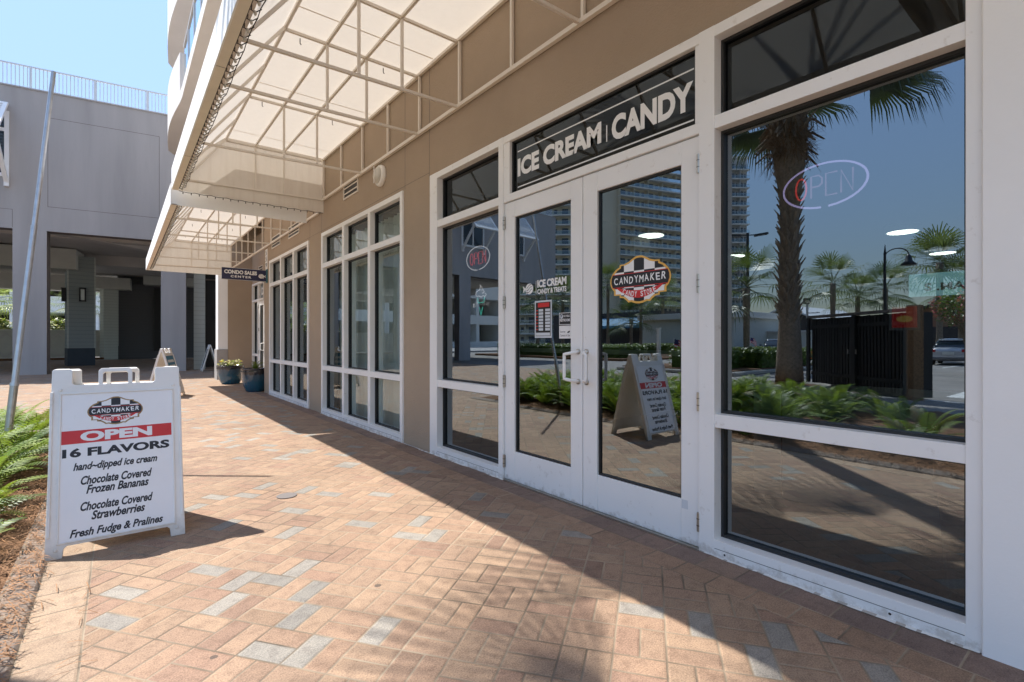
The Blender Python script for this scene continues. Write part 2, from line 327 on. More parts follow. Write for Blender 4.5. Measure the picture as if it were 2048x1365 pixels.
# ------------------------------------------------------------------ mesh builder
LOC = {}
class MB:
    def __init__(s): s.v = []; s.f = []; s.i = []; s.mats = []
    def mi(s, m):
        if m not in s.mats: s.mats.append(m)
        return s.mats.index(m)
    def poly(s, pts, m):
        b = len(s.v); s.v += [tuple(p) for p in pts]; s.f.append(tuple(range(b, b + len(pts)))); s.i.append(s.mi(m))
    def add(s, vs, fs, m):
        b = len(s.v); s.v += [tuple(p) for p in vs]; k = s.mi(m)
        for f in fs: s.f.append(tuple(j + b for j in f)); s.i.append(k)
    def box(s, x0, x1, y0, y1, z0, z1, m):
        x0, x1 = sorted((x0, x1)); y0, y1 = sorted((y0, y1)); z0, z1 = sorted((z0, z1))
        s.add([(x0,y0,z0),(x1,y0,z0),(x1,y1,z0),(x0,y1,z0),(x0,y0,z1),(x1,y0,z1),(x1,y1,z1),(x0,y1,z1)],
              [(0,3,2,1),(4,5,6,7),(0,1,5,4),(1,2,6,5),(2,3,7,6),(3,0,4,7)], m)
    def fbox(s, F, u0, u1, v0, v1, n0, n1, m):
        O, U, V, N = F
        P = [O + U*u + V*v + N*n for n in (n0, n1) for u, v in ((u0,v0),(u1,v0),(u1,v1),(u0,v1))]
        s.add(P, [(0,3,2,1),(4,5,6,7),(0,1,5,4),(1,2,6,5),(2,3,7,6),(3,0,4,7)], m)
    def bar(s, p, q, w, h, m, up=(0, 0, 1)):
        p = Vector(p); q = Vector(q); d = (q - p).normalized(); up = Vector(up)
        if abs(d.dot(up)) > .97: up = Vector((0, 1, 0))
        a = d.cross(up).normalized() * (w / 2); b = a.cross(d).normalized() * (h / 2)
        P = [c + x + y for c in (p, q) for x, y in ((-a, -b), (a, -b), (a, b), (-a, b))]
        s.add(P, [(0,1,2,3),(7,6,5,4),(0,4,5,1),(1,5,6,2),(2,6,7,3),(3,7,4,0)], m)
    def tube(s, path, r, m, n=6, closed=False, cap=True):
        path = [Vector(p) for p in path]; L = len(path); b = len(s.v); k = s.mi(m); ref = None
        for j, p in enumerate(path):
            t = (path[(j+1) % L] - path[j-1]) if closed else (path[min(j+1, L-1)] - path[max(j-1, 0)])
            t = t.normalized() if t.length > 1e-9 else Vector((0, 0, 1))
            if ref is None: ref = t.orthogonal().normalized()
            ref = (ref - t * ref.dot(t)); ref = ref.normalized() if ref.length > 1e-6 else t.orthogonal().normalized()
            c = t.cross(ref); rr = r[j] if isinstance(r, (list, tuple)) else r
            for q in range(n):
                a = 2 * math.pi * q / n; s.v.append(tuple(p + (ref * math.cos(a) + c * math.sin(a)) * rr))
        for j in range(L if closed else L - 1):
            for q in range(n):
                a0 = b + j*n + q; a1 = b + j*n + (q+1) % n; c0 = b + ((j+1) % L)*n + q; c1 = b + ((j+1) % L)*n + (q+1) % n
                s.f.append((a0, a1, c1, c0)); s.i.append(k)
        if cap and not closed:
            s.f.append(tuple(b + q for q in reversed(range(n)))); s.i.append(k)
            s.f.append(tuple(b + (L-1)*n + q for q in range(n))); s.i.append(k)
    def prism(s, pts, F, n0, n1, m, side=None):
        O, U, V, N = F; L = len(pts)
        a = [O + U*u + V*v + N*n0 for u, v in pts]; c = [O + U*u + V*v + N*n1 for u, v in pts]
        s.add(a + c, [tuple(reversed(range(L))), tuple(range(L, 2*L))], m)
        b = len(s.v) - 2*L; k = s.mi(side or m)
        for j in range(L):
            s.f.append((b + j, b + (j+1) % L, b + L + (j+1) % L, b + L + j)); s.i.append(k)
    def flat(s, pts, F, n, m):
        O, U, V, N = F; s.poly([O + U*u + V*v + N*n for u, v in pts], m)
    def lathe(s, prof, c, m, n=24, cap=True):
        c = Vector(c); b = len(s.v); k = s.mi(m)
        for r, z in prof:
            for q in range(n):
                a = 2*math.pi*q/n; s.v.append((c.x + r*math.cos(a), c.y + r*math.sin(a), c.z + z))
        for j in range(len(prof) - 1):
            for q in range(n):
                s.f.append((b+j*n+q, b+j*n+(q+1) % n, b+(j+1)*n+(q+1) % n, b+(j+1)*n+q)); s.i.append(k)
        if cap:
            s.f.append(tuple(b + q for q in reversed(range(n)))); s.i.append(k)
            s.f.append(tuple(b + (len(prof)-1)*n + q for q in range(n))); s.i.append(k)
    def text(s, body, F, u0, u1, v0, v1, n, m, off=.02, shear=0.0, fit='both', align='L', space=1.0):
        vs, fs = text_geo(body, off, shear, space)
        xs = [p[0] for p in vs]; ys = [p[1] for p in vs]; ax, bx, ay, by = min(xs), max(xs), min(ys), max(ys)
        sy = (v1 - v0) / (by - ay); sx = (u1 - u0) / (bx - ax)
        O, U, V, N = F
        s.add([O + U*(u0 + (x-ax)*sx) + V*(v0 + (y-ay)*sy) + N*n for x, y in vs], fs, m)
    def build(s, name, parent=None, bevel=0.0, smooth=False, loc=None, kind=None, seg=1, auto=None):
        me = bpy.data.meshes.new(name)
        base = Vector(loc) if loc is not None else (LOC.get(parent, Vector((0, 0, 0))) if parent else Vector((0, 0, 0)))
        if base.length: vs = [(x - base.x, y - base.y, z - base.z) for x, y, z in s.v]
        else: vs = s.v
        me.from_pydata(vs, [], s.f)
        for m in s.mats: me.materials.append(M[m])
        me.polygons.foreach_set('material_index', s.i)
        if smooth: me.polygons.foreach_set('use_smooth', [True] * len(s.f))
        me.update()
        o = bpy.data.objects.new(name, me); COL.objects.link(o)
        if parent: o.parent = parent; LOC[o] = LOC.get(parent, Vector((0, 0, 0)))
        if loc is not None:
            o.location = base - (LOC.get(parent, Vector((0, 0, 0))) if parent else Vector((0, 0, 0))); LOC[o] = base
        if bevel:
            md = o.modifiers.new('bevel', 'BEVEL'); md.width = bevel; md.segments = seg; md.limit_method = 'ANGLE'; md.angle_limit = R(40)
        if kind: o['kind'] = kind
        return o
_tc = {}
def text_geo(body, off, shear, space):
    key = (body, off, shear, space)
    if key not in _tc:
        cu = bpy.data.curves.new('lettering', 'FONT'); cu.body = body; cu.offset = off; cu.shear = shear; cu.size = 1.0
        cu.space_character = space; cu.resolution_u = 4; cu.fill_mode = 'FRONT'
        ob = bpy.data.objects.new('lettering', cu); COL.objects.link(ob)
        dg = bpy.context.evaluated_depsgraph_get(); ev = ob.evaluated_get(dg); me = ev.to_mesh()
        _tc[key] = ([(v.co.x, v.co.y) for v in me.vertices], [tuple(p.vertices) for p in me.polygons])
        ev.to_mesh_clear(); bpy.data.objects.remove(ob); bpy.data.curves.remove(cu)
    return _tc[key]
def tag(o, label, cat, group=None, kind=None):
    o['label'] = label; o['category'] = cat
    if group: o['group'] = group
    if kind: o['kind'] = kind
    return o
def thing(name, label, cat, loc=(0, 0, 0), group=None, rz=0.0):
    o = bpy.data.objects.new(name, None); COL.objects.link(o); o.location = loc; o.rotation_euler.z = rz
    LOC[o] = Vector(loc); return tag(o, label, cat, group)
def local(name, label, cat, group=None):                 # built round its own origin, placed afterwards
    return thing(name, label, cat, (0, 0, 0), group)
def copy_tree(o, parent=None):
    c = o.copy(); COL.objects.link(c)
    if parent: c.parent = parent
    for ch in list(o.children): copy_tree(ch, c)
    return c
def V3(x, y, z): return Vector((x, y, z))
def facade(y, z, x): return (V3(x, y, z), V3(0, -1, 0), V3(0, 0, 1), V3(-1, 0, 0))   # u runs to the viewer's right along the shop front
def rect(u0, u1, v0, v1): return [(u0, v0), (u1, v0), (u1, v1), (u0, v1)]
def ell(cx, cy, rx, ry, n=40, a0=0, a1=2*math.pi, closed=True):
    k = n if closed else n - 1
    return [(cx + rx*math.cos(a0 + (a1-a0)*j/k), cy + ry*math.sin(a0 + (a1-a0)*j/k)) for j in range(n)]
def clip(poly, x0, x1, y0, y1):
    def cut(p, ins, inter):
        out = []
        for j in range(len(p)):
            a, b = p[j-1], p[j]
            if ins(b):
                if not ins(a): out.append(inter(a, b))
                out.append(b)
            elif ins(a): out.append(inter(a, b))
        return out
    def ix(c): return lambda a, b: (c, a[1] + (b[1]-a[1])*(c-a[0])/(b[0]-a[0]))
    def iy(c): return lambda a, b: (a[0] + (b[0]-a[0])*(c-a[1])/(b[1]-a[1]), c)
    for ins, it in ((lambda p: p[0] >= x0, ix(x0)), (lambda p: p[0] <= x1, ix(x1)), (lambda p: p[1] >= y0, iy(y0)), (lambda p: p[1] <= y1, iy(y1))):
        if poly: poly = cut(poly, ins, it)
    return poly
# ------------------------------------------------------------------ the badge and the candy-fish emblem
def badge(mb, F, cx, cy, rx, ry, n, gold='vinyl_gold', red='vinyl_red'):
    half = [(0, .97), (.10, .96), (.22, .88), (.36, .76), (.50, .70), (.66, .69), (.66, .60), (.80, .50), (.92, .32), (.985, .12), (1.0, -.02),
            (.98, -.18), (.92, -.34), (.86, -.42), (.86, -.62), (.66, -.62), (.66, -.72), (.52, -.75), (.42, -.86), (.36, -.95), (.26, -.93), (.12, -1.0), (0, -1.02)]
    out = half + [(-u, v) for u, v in reversed(half[1:-1])]
    P = lambda pts, k=1.0: [(cx + u*rx*k, cy + v*ry*k) for u, v in pts]
    mb.flat(P(out, 1.0), F, n, gold)
    inn = [(u*.925, v*.915) for u, v in out]
    mb.flat(P(inn), F, n + .0004, 'ink')
    xs = [-.84, -.505, -.168, .168, .505, .84]; ys = [.98, .36, .02, -.30, -.56, -1.0]
    ys = [1.0, .36, .0, -.34, -.62, -1.0]
    for i in range(5):
        for j in range(5):
            if (i + j) % 2 == 1:
                c = clip(inn, xs[i], xs[i+1], ys[j+1], ys[j])
                if len(c) > 2: mb.flat(P(c), F, n + .0008, 'vinyl')
    # red smile under the black band
    top = [(-.80 + 1.6*t, -.28 - .30*(1 - (2*t-1)**2)) for t in [k/16 for k in range(17)]]
    bot = [(-.80 + 1.6*t, -.26 - .50*(1 - (2*t-1)**2)) for t in [k/16 for k in range(17)]]
    smile = [(-.80 + 1.6*k/16, -.24 - .22*(1 - (k/8 - 1)**2)) for k in range(17)]
    mb.flat(P([(u, v) for u, v in smile] + [(u, v) for u, v in reversed([(-.80 + 1.6*k/16, -.26 - .52*(1 - (k/8 - 1)**2)) for k in range(17)])][::1]), F, n + .0012, red)
    band = ell(0, 0, .03, .03)
    bd = [(-.90, .26), (.90, .26), (.945, .10), (.95, -.08), (.90, -.27), (-.90, -.27), (-.95, -.08), (-.945, .10)]
    mb.flat(P([(u*1.0, v*1.10) for u, v in bd]), F, n + .0016, red)
    mb.flat(P(bd), F, n + .0020, 'ink')
    w = 'CANDYMAKER'; k = len(w); dv = [-.02, .0, .03, -.02, .02, .0, .04, .05, .03, .06]; O, U, V, N = F
    for j, ch in enumerate(w):
        u = -.78 + 1.56*j/(k-1); hw = .085 if ch != 'M' else .10
        mb.text(ch, F, cx + (u-hw*.82)*rx, cx + (u+hw*.82)*rx, cy + (-.15 + dv[j]*.7)*ry, cy + (.15 + dv[j]*.7)*ry, n + .0024, 'vinyl', .02, (.12 if j % 2 else -.08))
    w = 'CANDY STORE'; k = len(w)
    for j, ch in enumerate(w):
        if ch == ' ': continue
        u = -.50 + 1.0*j/(k-1); vc = -.25 - .37*(1 - (u/.80)**2); sl = .37*2*u/.64*ry/rx
        a = math.atan(sl); G = (O + U*(cx + u*rx) + V*(cy + vc*ry), U*math.cos(a) + V*math.sin(a), V*math.cos(a) - U*math.sin(a), N)
        mb.text(ch, G, -.04*rx, .04*rx, -.115*ry, .115*ry, n + .0024, 'vinyl', .02)
def fish(mb, F, cx, cy, r, n, m='vinyl', back='ink', flip=1):
    mb.flat([(cx + flip*x, cy + y) for x, y in ell(0, 0, r*1.05, r*.92)], F, n, m)
    mb.flat([(cx + flip*x*r, cy + y*r) for x, y in ((-.92, 0), (-1.75, .62), (-1.55, 0), (-1.75, -.62))], F, n, m)
    mb.flat([(cx + flip*x*r, cy + y*r) for x, y in ((-.75, -.45), (-.98, -.95), (-.45, -.75))], F, n, m)
    O, U, V, N = F
    for off in (-.42, .05, .5):
        pth = [(cx + flip*r*x, cy + r*(off + .16*math.sin(x*4.0 + off*2) + .28*x)) for x in [-.85 + 1.7*k/14 for k in range(15)] if x*x + (off + .28*x)**2 < .72]
        for a, b in zip(pth, pth[1:]):
            w = r*.05; mb.flat([(a[0], a[1]-w), (b[0], b[1]-w), (b[0], b[1]+w), (a[0], a[1]+w)], F, n + .0005, back)
# ------------------------------------------------------------------ ground, paving, planting bed
def sheet(name, pts, z, m):
    mb = MB(); mb.poly([(x, y, z) for x, y in pts], m); o = mb.build(name, kind='structure'); return o
def rc(x0, x1, y0, y1): return [(x0, y0), (x1, y0), (x1, y1), (x0, y1)]
sheet('ground', rc(-700, 700, -700, 700), -.13, 'asphalt')
mb = MB()
mb.poly([(x, y, 0) for x, y in rc(-.115, 2.325, -9, 8.9)], 'pavers')
mb.poly([(x, y, 0) for x, y in rc(-9, 2.325, 8.9, 41)], 'pavers')
mb.poly([(x, y, 0) for x, y in rc(2.325, 7.5, 12.9, 41)], 'pavers')
mb.poly([(x, y, 0) for x, y in rc(2.325, 2.485, -9, 12.9)], 'border_tan')
mb.poly([(x, y, 0) for x, y in rc(2.485, 2.80, -9, 12.9)], 'border_plum')
mb.poly([(x, y, 0) for x, y in rc(-.315, -.115, -9, 8.9)], 'edge_tan')
mb.build('pavement', kind='structure')
mb = MB()
prof = [(-.315, .0), (-.33, .012), (-.42, .035), (-.445, .03), (-.46, -.02)]
for (xa, za), (xb, zb) in zip(prof, prof[1:]):
    mb.poly([(xa, -9, za), (xa, 8.9, za), (xb, 8.9, zb), (xb, -9, zb)], 'edge_grey')
mb.build('bed_edging', kind='structure')
mb = MB()
nx, ny = 20, 60
def bedz(x, y):
    t = min(1, max(0, (-.44 - x) / .9)); s = min(1, max(0, (8.9 - y) / .5))
    return .005 + .085*t*s + .022*math.sin(x*9.1 + y*5.3)*t + .018*math.sin(y*12.7 - x*7)*t
vs = [(-4.55 + 4.11*i/nx, -9 + 17.9*j/ny, bedz(-4.55 + 4.11*i/nx, -9 + 17.9*j/ny)) for i in range(nx+1) for j in range(ny+1)]
mb.add(vs, [(i*(ny+1)+j, (i+1)*(ny+1)+j, (i+1)*(ny+1)+j+1, i*(ny+1)+j+1) for i in range(nx) for j in range(ny)], 'mulch')
mb.build('planting_bed', smooth=True, kind='structure')
mb = MB(); mb.box(-4.72, -4.55, -9, 8.9, -.14, .06, 'kerb'); mb.box(-9, -4.72, 8.72, 8.9, -.14, .02, 'kerb'); mb.build('kerb', bevel=.02, kind='structure')
# loose pine straw near the path edge
mb = MB(); rr = random.Random(5)
for k in range(7000):
    y = rr.uniform(.6, 7.2); x = -.33 - abs(rr.gauss(0, .42))
    if k % 40 == 0: x = rr.uniform(-.42, -.10)
    if x < -2.2: continue
    z = (bedz(x, y) if x < -.46 else .036 if x < -.33 else .004) + rr.uniform(.004, .03)*(1 if x < -.46 else .3)
    a = rr.uniform(0, 6.28); L = rr.uniform(.05, .13); dx, dy = math.cos(a)*L/2, math.sin(a)*L/2; wx, wy = -math.sin(a)*.0016, math.cos(a)*.0016
    dz = rr.uniform(-.012, .012)
    mb.poly([(x-dx-wx, y-dy-wy, z-dz), (x-dx+wx, y-dy+wy, z-dz), (x+wx, y+wy, z+.008), (x-wx, y-wy, z+.008)], 'straw')
    mb.poly([(x-wx, y-wy, z+.008), (x+wx, y+wy, z+.008), (x+dx+wx, y+dy+wy, z+dz), (x+dx-wx, y+dy-wy, z+dz)], 'straw')
tag(mb.build('pine_straw'), 'loose brown pine straw mulch along the path edge', 'mulch', kind='stuff')
# coontie fern bed
def fern_clump(mb, x, y, z, r, rr, nf=16, mats=('fern', 'fern', 'fern_dark')):
    for k in range(nf):
        az = rr.uniform(0, 6.28); L = r*rr.uniform(.75, 1.1); el = rr.uniform(.55, 1.45); m = rr.choice(mats)
        if rr.random() < .06: m = 'fern_dry'
        d = V3(math.cos(az), math.sin(az), 0); sd = V3(-d.y, d.x, 0); n = 20; pts = []
        for j in range(n + 1):
            t = j / n; e = el - 1.05*t*t; 
            if j == 0: p = V3(x, y, z)
            else: p = pts[-1][0] + (d*math.cos(e) + V3(0, 0, math.sin(e)))*(L/n)
            pts.append((p, e))
        for j in range(2, n + 1):
            p, e = pts[j]; t = j / n; f = (d*math.cos(e) + V3(0, 0, math.sin(e))); up = sd.cross(f)
            ll = L*.19*math.sin(math.pi*min(1, .18 + t*.80))**.7 + .012; w = L*.0125
            for sg in (-1, 1):
                tip = p + (sd*sg*.86 + f*.5 - up*(-.18))*ll
                q = f*w
                mb.poly([p - q, p + q, p + (tip-p)*.55 + q*1.1, tip, p + (tip-p)*.5 - q*.9], m)
        p0, p1 = pts[0][0], pts[-1][0]
        for j in range(n):
            a, b = pts[j][0], pts[j+1][0]; mb.poly([a - sd*.003, b - sd*.002, b + sd*.002, a + sd*.003], 'petiole')
mb = MB(); rr = random.Random(11)
for k in range(150):
    y = rr.uniform(2.9, 8.5); x = rr.uniform(-4.2, -.95)
    x = min(x, -.93 - max(0, (4.6 - y))*.10)
    if abs(x + 2.5) < .35 and abs(y - 3.35) < .35: continue
    fern_clump(mb, x, y, bedz(x, y), rr.uniform(.42, .62), rr, 19)
for k in range(46):
    y = rr.uniform(-7, 2.9); x = rr.uniform(-4.2, -1.25)
    fern_clump(mb, x, y, bedz(x, y), rr.uniform(.4, .6), rr, 13)
for x, y, r in ((-.86, 3.35, .33), (-.95, 2.35, .42), (-.99, 3.9, .42), (-.95, 4.9, .5), (-.9, 5.7, .5), (-.9, 6.5, .5), (-.85, 7.4, .5), (-.8, 8.1, .5), (-1.0, 1.6, .4), (-.82, 5.2, .58), (-.78, 6.1, .6), (-.80, 6.9, .6), (-.74, 7.7, .58), (-.9, 4.4, .55), (-1.05, 5.5, .62), (-1.0, 6.6, .62), (-.95, 7.9, .6), (-.86, 2.75, .30), (-.70, 3.92, .36), (-.68, 3.12, .38), (-.72, 4.75, .42)):
    fern_clump(mb, x, y, bedz(x, y), r, rr, 17)
tag(mb.build('fern_bed'), 'low green coontie ferns filling the planting bed', 'ferns', kind='stuff')
# ------------------------------------------------------------------ the shop building
store = thing('storefront_building', 'long taupe stucco shop building with white framed windows behind the brick path', 'building', (2.69, 6.0, 0))
mb = MB()
mb.box(2.69, 2.95, .404, 12.9, 3.03, 6.4, 'taupe')
for a, b in ((4.855, 5.53), (8.60, 9.34), (12.33, 12.9)): mb.box(2.69, 2.95, a, b, -.05, 3.03, 'taupe')
mb.box(2.69, 2.95, 12.9, 18.0, 4.5, 6.4, 'taupe')
mb.box(2.95, 3.40, 12.70, 12.9, -.05, 4.5, 'taupe')
mb.box(3.39, 3.6, 12.9, 16.28, -.05, 4.5, 'taupe'); mb.box(3.39, 3.6, 16.28, 17.92, 3.03, 4.5, 'taupe'); mb.box(3.39, 3.6, 17.92, 18.0, -.05, 4.5, 'taupe')
mb.box(2.70, 3.6, 18.0, 18.3, -.05, 6.4, 'taupe')
mb.box(2.95, 16, .404, 18.0, 6.2, 6.4, 'taupe')
mb.box(15.8, 16, .404, 18.0, -.05, 6.2, 'taupe'); mb.box(3.6, 15.8, 17.8, 18.0, -.05, 6.2, 'taupe')
for y in (4.90, 5.50, 8.64, 9.30): mb.box(2.6885, 2.70, y - .003, y + .003, 3.035, 6.39, 'grey_dark')
mb.box(2.6885, 2.70, 4.9, 12.9, 3.078, 3.082, 'grey_dark')
mb.build('wall', store)
mb = MB(); mb.box(2.652, 3.2, -9, .404, -.05, 7.2, 'white_wall'); mb.build('side_wall', store, bevel=.004)
mb = MB(); mb.box(2.43, 2.70, 18.02, 18.5, -.02, 4.1, 'white_wall'); mb.box(2.395, 2.70, 17.98, 18.52, -.02, .95, 'concrete'); mb.build('pilaster', store, bevel=.006)
def window(y0, y1, zs, lights, X=2.69, jl=.07, jr=.07, mull=.085, z1=3.03, name='window', parent=store, zb=0.0, gl='glass'):
    """y0 far jamb, y1 near jamb; zs = bar bands; lights = list of (u0,u1) or a count"""
    F = facade(y0, 0, X); W = y0 - y1; mb = MB(); w = 'white_frame'
    mb.fbox(F, 0, jl, zb, z1, -.10, .022, w); mb.fbox(F, W - jr, W, zb, z1, -.10, .022, w)
    mb.fbox(F, jl, W - jr, z1 - .062, z1, -.10, .020, w)
    bands = [(zb, .095)] + zs
    for a, b in bands: mb.fbox(F, jl, W - jr, a, b, -.10, .016 if a > .01 else .024, w)
    n = lights; iw = (W - jl - jr - mull*(n-1)) / n; cells = [(jl + k*(iw + mull), jl + k*(iw + mull) + iw) for k in range(n)]
    rows = []; edges = bands + [(z1 - .062, z1)]
    for (a, b), (c, d) in zip(edges, edges[1:]): rows.append((b, c))
    for k in range(n - 1):
        for (c, d) in rows: mb.fbox(F, cells[k][1], cells[k][1] + mull, c, d, -.10, .018, w)
    for (u0, u1) in cells:
        for (c, d) in rows:
            g = .012; s_ = .016
            for q in ((u0, u1, c, c + s_), (u0, u1, d - s_, d), (u0, u0 + s_, c + s_, d - s_), (u1 - s_, u1, c + s_, d - s_)): mb.fbox(F, *q, -.098, -.050, 'gasket')
    # weep-hole seam line along the sill
    mb.fbox(F, jl + .002, W - jr - .002, .046, .049, .02, .0248, 'gasket')
    O, U, V, N = F
    for u in (.16, W - .30): q = O + U*u + V*.028; mb.tube([q + N*.0235, q + N*.0252], .0062, 'black', 8)
    fr = mb.build(name, parent, bevel=.003)
    for (u0, u1) in cells:
        for (c, d) in rows:
            p = MB(); p.flat(rect(u0, u1, c, d), F, -.075, 'glass_transom' if c > 2.4 and gl == 'glass' else gl); p.build('pane', fr)
    return fr, F
BARS = [(.735, .810), (2.442, 2.515)]
window(4.855, 3.53, BARS, 1, jl=.155, jr=.066)
wr, FR = window(1.628, .404, BARS, 1, jl=.097, jr=.05)
window(8.60, 5.53, BARS, 3, gl='glass_clear'); window(12.33, 9.34, BARS, 3, gl='glass_clear')
window(17.92, 17.0, BARS, 1, X=3.39)
# transom over the doors, with its lettering
F = facade(3.53, 0, 2.69); mb = MB(); w = 'white_frame'; W = 3.53 - 1.628
mb.fbox(F, 0, W, 2.968, 3.03, -.10, .020, w); mb.fbox(F, 0, .085, 2.51, 2.968, -.10, .014, w); mb.fbox(F, W - .03, W, 2.51, 2.968, -.10, .014, w)
mb.fbox(F, 0, W, 2.446, 2.51, -.10, .016, w)
for q in ((.085, W - .03, 2.51, 2.524), (.085, W - .03, 2.954, 2.968), (.085, .10, 2.524, 2.954), (W - .045, W - .03, 2.524, 2.954)): mb.fbox(F, *q, -.06, -.012, 'gasket')
tr = mb.build('transom_window', store, bevel=.003)
p = MB(); p.flat(rect(.085, W - .03, 2.51, 2.968), F, -.03, 'glass_transom'); p.build('pane', tr); p = MB(); p.fbox(F, .10, W - .045, 2.524, 2.954, -.10, -.065, 'interior_wall'); p.build('added_dark_backing', tr)  # dark sheet added behind the glass so the transom reads dark
p = MB(); n = -.0285
p.text('ICE CREAM', F, 3.53 - 3.383, 3.53 - 2.426, 2.648, 2.805, n, 'vinyl', .048, 0, space=1.0)
p.text('CANDY', F, 3.53 - 2.329, 3.53 - 1.695, 2.625, 2.800, n, 'vinyl', .048, 0, space=1.0)
p.flat(rect(3.53 - 2.380, 3.53 - 2.370, 2.640, 2.758), F, n, 'vinyl')
p.flat(rect(3.53 - 3.383, 3.53 - 1.690, 2.862, 2.872), F, n, 'vinyl'); p.flat(rect(3.53 - 3.383, 3.53 - 1.690, 2.554, 2.564), F, n, 'vinyl')
p.build('lettering', tr)
mb = MB(); rr = random.Random(21); y = .41; pw = rr.uniform(.004, .01)
while y < 8.6:
    s_ = rr.uniform(.012, .04); w2 = max(-.004, min(.016, pw + rr.uniform(-.006, .006)))
    if not (1.64 < y < 3.5): mb.poly([(2.668, y, .0065), (2.660 - pw, y, .0035), (2.660 - w2, y + s_, .0035), (2.668, y + s_, .0065)], 'kerb' if rr.random() < .3 else 'paint_white')
    pw = w2; y += s_
    if 1.64 < y < 1.71 and mb.f: mb.build('caulk_bead', store); mb = MB()
mb.build('caulk_bead', store)
# doors
def door(y0, y1, gl, gr, hinge_u, hside, label, deco, parent=store, X=2.69, ztop=2.44):
    F = facade(y0, 0, X); W = y0 - y1; mb = MB(); w = 'white_frame'; g = .0025
    mb.fbox(F, g, gl, .012, ztop - g, -.05, .004, w); mb.fbox(F, gr, W - g, .012, ztop - g, -.05, .004, w)
    mb.fbox(F, gl, gr, 2.30, ztop - g, -.05, .0025, w); mb.fbox(F, gl, gr, .012, .268, -.05, .0025, w)
    s_ = .013
    for q in ((gl, gr, .268, .268 + s_), (gl, gr, 2.30 - s_, 2.30), (gl, gl + s_, .281, 2.287), (gr - s_, gr, .281, 2.287)): mb.fbox(F, *q, -.045, -.010, 'gasket')
    d = mb.build('door', parent, bevel=.0025)
    if label: d['label'] = label
    p = MB(); p.flat(rect(gl, gr, .268, 2.30), F, -.026, 'glass'); p.build('pane', d)
    hu, bu = hside
    p = MB(); O, U, V, N = F; P = lambda u, v, n: O + U*u + V*v + N*n
    q = []
    for k in range(7): a = k/6*math.pi/2; q.append(P(hu + (bu-hu)*(1-math.cos(a)), .925 + .02*k/6, .004 + .075*math.sin(a)))
    q += [P(bu, .96 + .03*k, .079) for k in range(6)]
    for k in range(7): a = (6-k)/6*math.pi/2; q.append(P(hu + (bu-hu)*(1-math.cos(a)), 1.148 - .02*(6-k)/6, .004 + .075*math.sin(a)))
    p.tube(q, .0125, 'white_frame', 8); 
    for v in (.925, 1.148): p.tube([P(hu, v, .0042), P(hu, v, .012)], .02, 'steel', 12)
    p.build('handle', d, smooth=True)
    for v in (2.27, 1.566, .871, .165):
        p = MB(); p.tube([P(hinge_u, v - .055, .014), P(hinge_u, v + .055, .014)], .0115, 'steel', 8)
        for k in (-.02, .02): p.tube([P(hinge_u, v + k - .002, .014), P(hinge_u, v + k + .002, .014)], .0125, 'gasket', 8)
        p.fbox(F, min(hinge_u, hinge_u + .001) - .012, hinge_u + .013, v - .05, v + .05, .002, .006, 'steel'); p.build('hinge', d)
    p = MB(); p.fbox(F, gl - .04, gr + .04, 1.13, 1.165, -.14, -.10, 'cream'); p.build('push_bar', d, bevel=.004)
    for fn in deco: fn(F, d)
    return d
n = -.0245
def deco_left(F, d):
    p = MB(); y0 = 3.526
    fish(p, F, y0 - 3.222, 1.665, .048, n, flip=1)
    p.flat(rect(y0 - 3.138, y0 - 3.133, 1.612, 1.722), F, n, 'vinyl')
    p.text('ICE CREAM', F, y0 - 3.118, y0 - 2.778, 1.665, 1.728, n, 'vinyl', .045, 0, space=.97)
    p.text('CANDY & TREATS', F, y0 - 3.118, y0 - 2.778, 1.612, 1.653, n, 'vinyl', .035, 0, space=.97)
    p.build('candy_decal', d)
    p = MB(); a, b, c, e = y0 - 3.151, y0 - 2.943, 1.252, 1.557
    p.flat(rect(a, b, c, e), F, n, 'rail_blue'); p.flat(rect(a + .014, b - .014, c + .014, e - .014), F, n + .0005, 'cabinet')
    p.flat(rect(a + .04, b - .03, e - .055, e - .02), F, n + .001, 'vinyl_red')
    for k in range(7):
        v = e - .09 - k*.026
        p.flat(rect(a + .05, a + .105, v, v + .02), F, n + .001, 'rail_blue'); p.flat(rect(a + .13, b - .02, v, v + .02), F, n + .001, 'rail_blue')
        p.flat(rect(a + .018, a + .04, v + .006, v + .014), F, n + .001, 'vinyl_red')
    p.flat(rect(a + .016, b - .02, c + .018, c + .042), F, n + .001, 'rail_blue'); p.build('opening_hours_poster', d)
    p = MB(); a, b = y0 - 2.858, y0 - 2.727
    p.flat(rect(a, b, 1.352, 1.446), F, n, 'vinyl'); p.flat(rect(a + .004, b - .004, 1.356, 1.442), F, n + .0004, 'ink')
    p.flat(ell(a + .026, 1.418, .018, .018, 20), F, n + .0008, 'rail_blue'); p.text('P', F, a + .018, a + .034, 1.407, 1.43, n + .0012, 'navy', .03)
    p.text('NO PUBLIC', F, a + .05, b - .01, 1.412, 1.428, n + .0008, 'vinyl', .02); p.text('RESTROOMS', F, a + .010, b - .010, 1.378, 1.399, n + .0008, 'vinyl', .03)
    p.build('restroom_sticker', d)
    p = MB(); p.flat(rect(a, b, 1.246, 1.345), F, n, 'vinyl'); p.text('Security', F, a + .012, a + .07, 1.288, 1.306, n + .0006, 'ink', .005)
    p.text('Cameras In Use', F, a + .012, b - .012, 1.262, 1.279, n + .0006, 'ink', .005)
    p.flat([(b - .045, 1.292), (b - .03, 1.302), (b - .012, 1.306), (b - .012, 1.296), (b - .026, 1.288)], F, n + .0006, 'ink'); p.build('security_sticker', d)
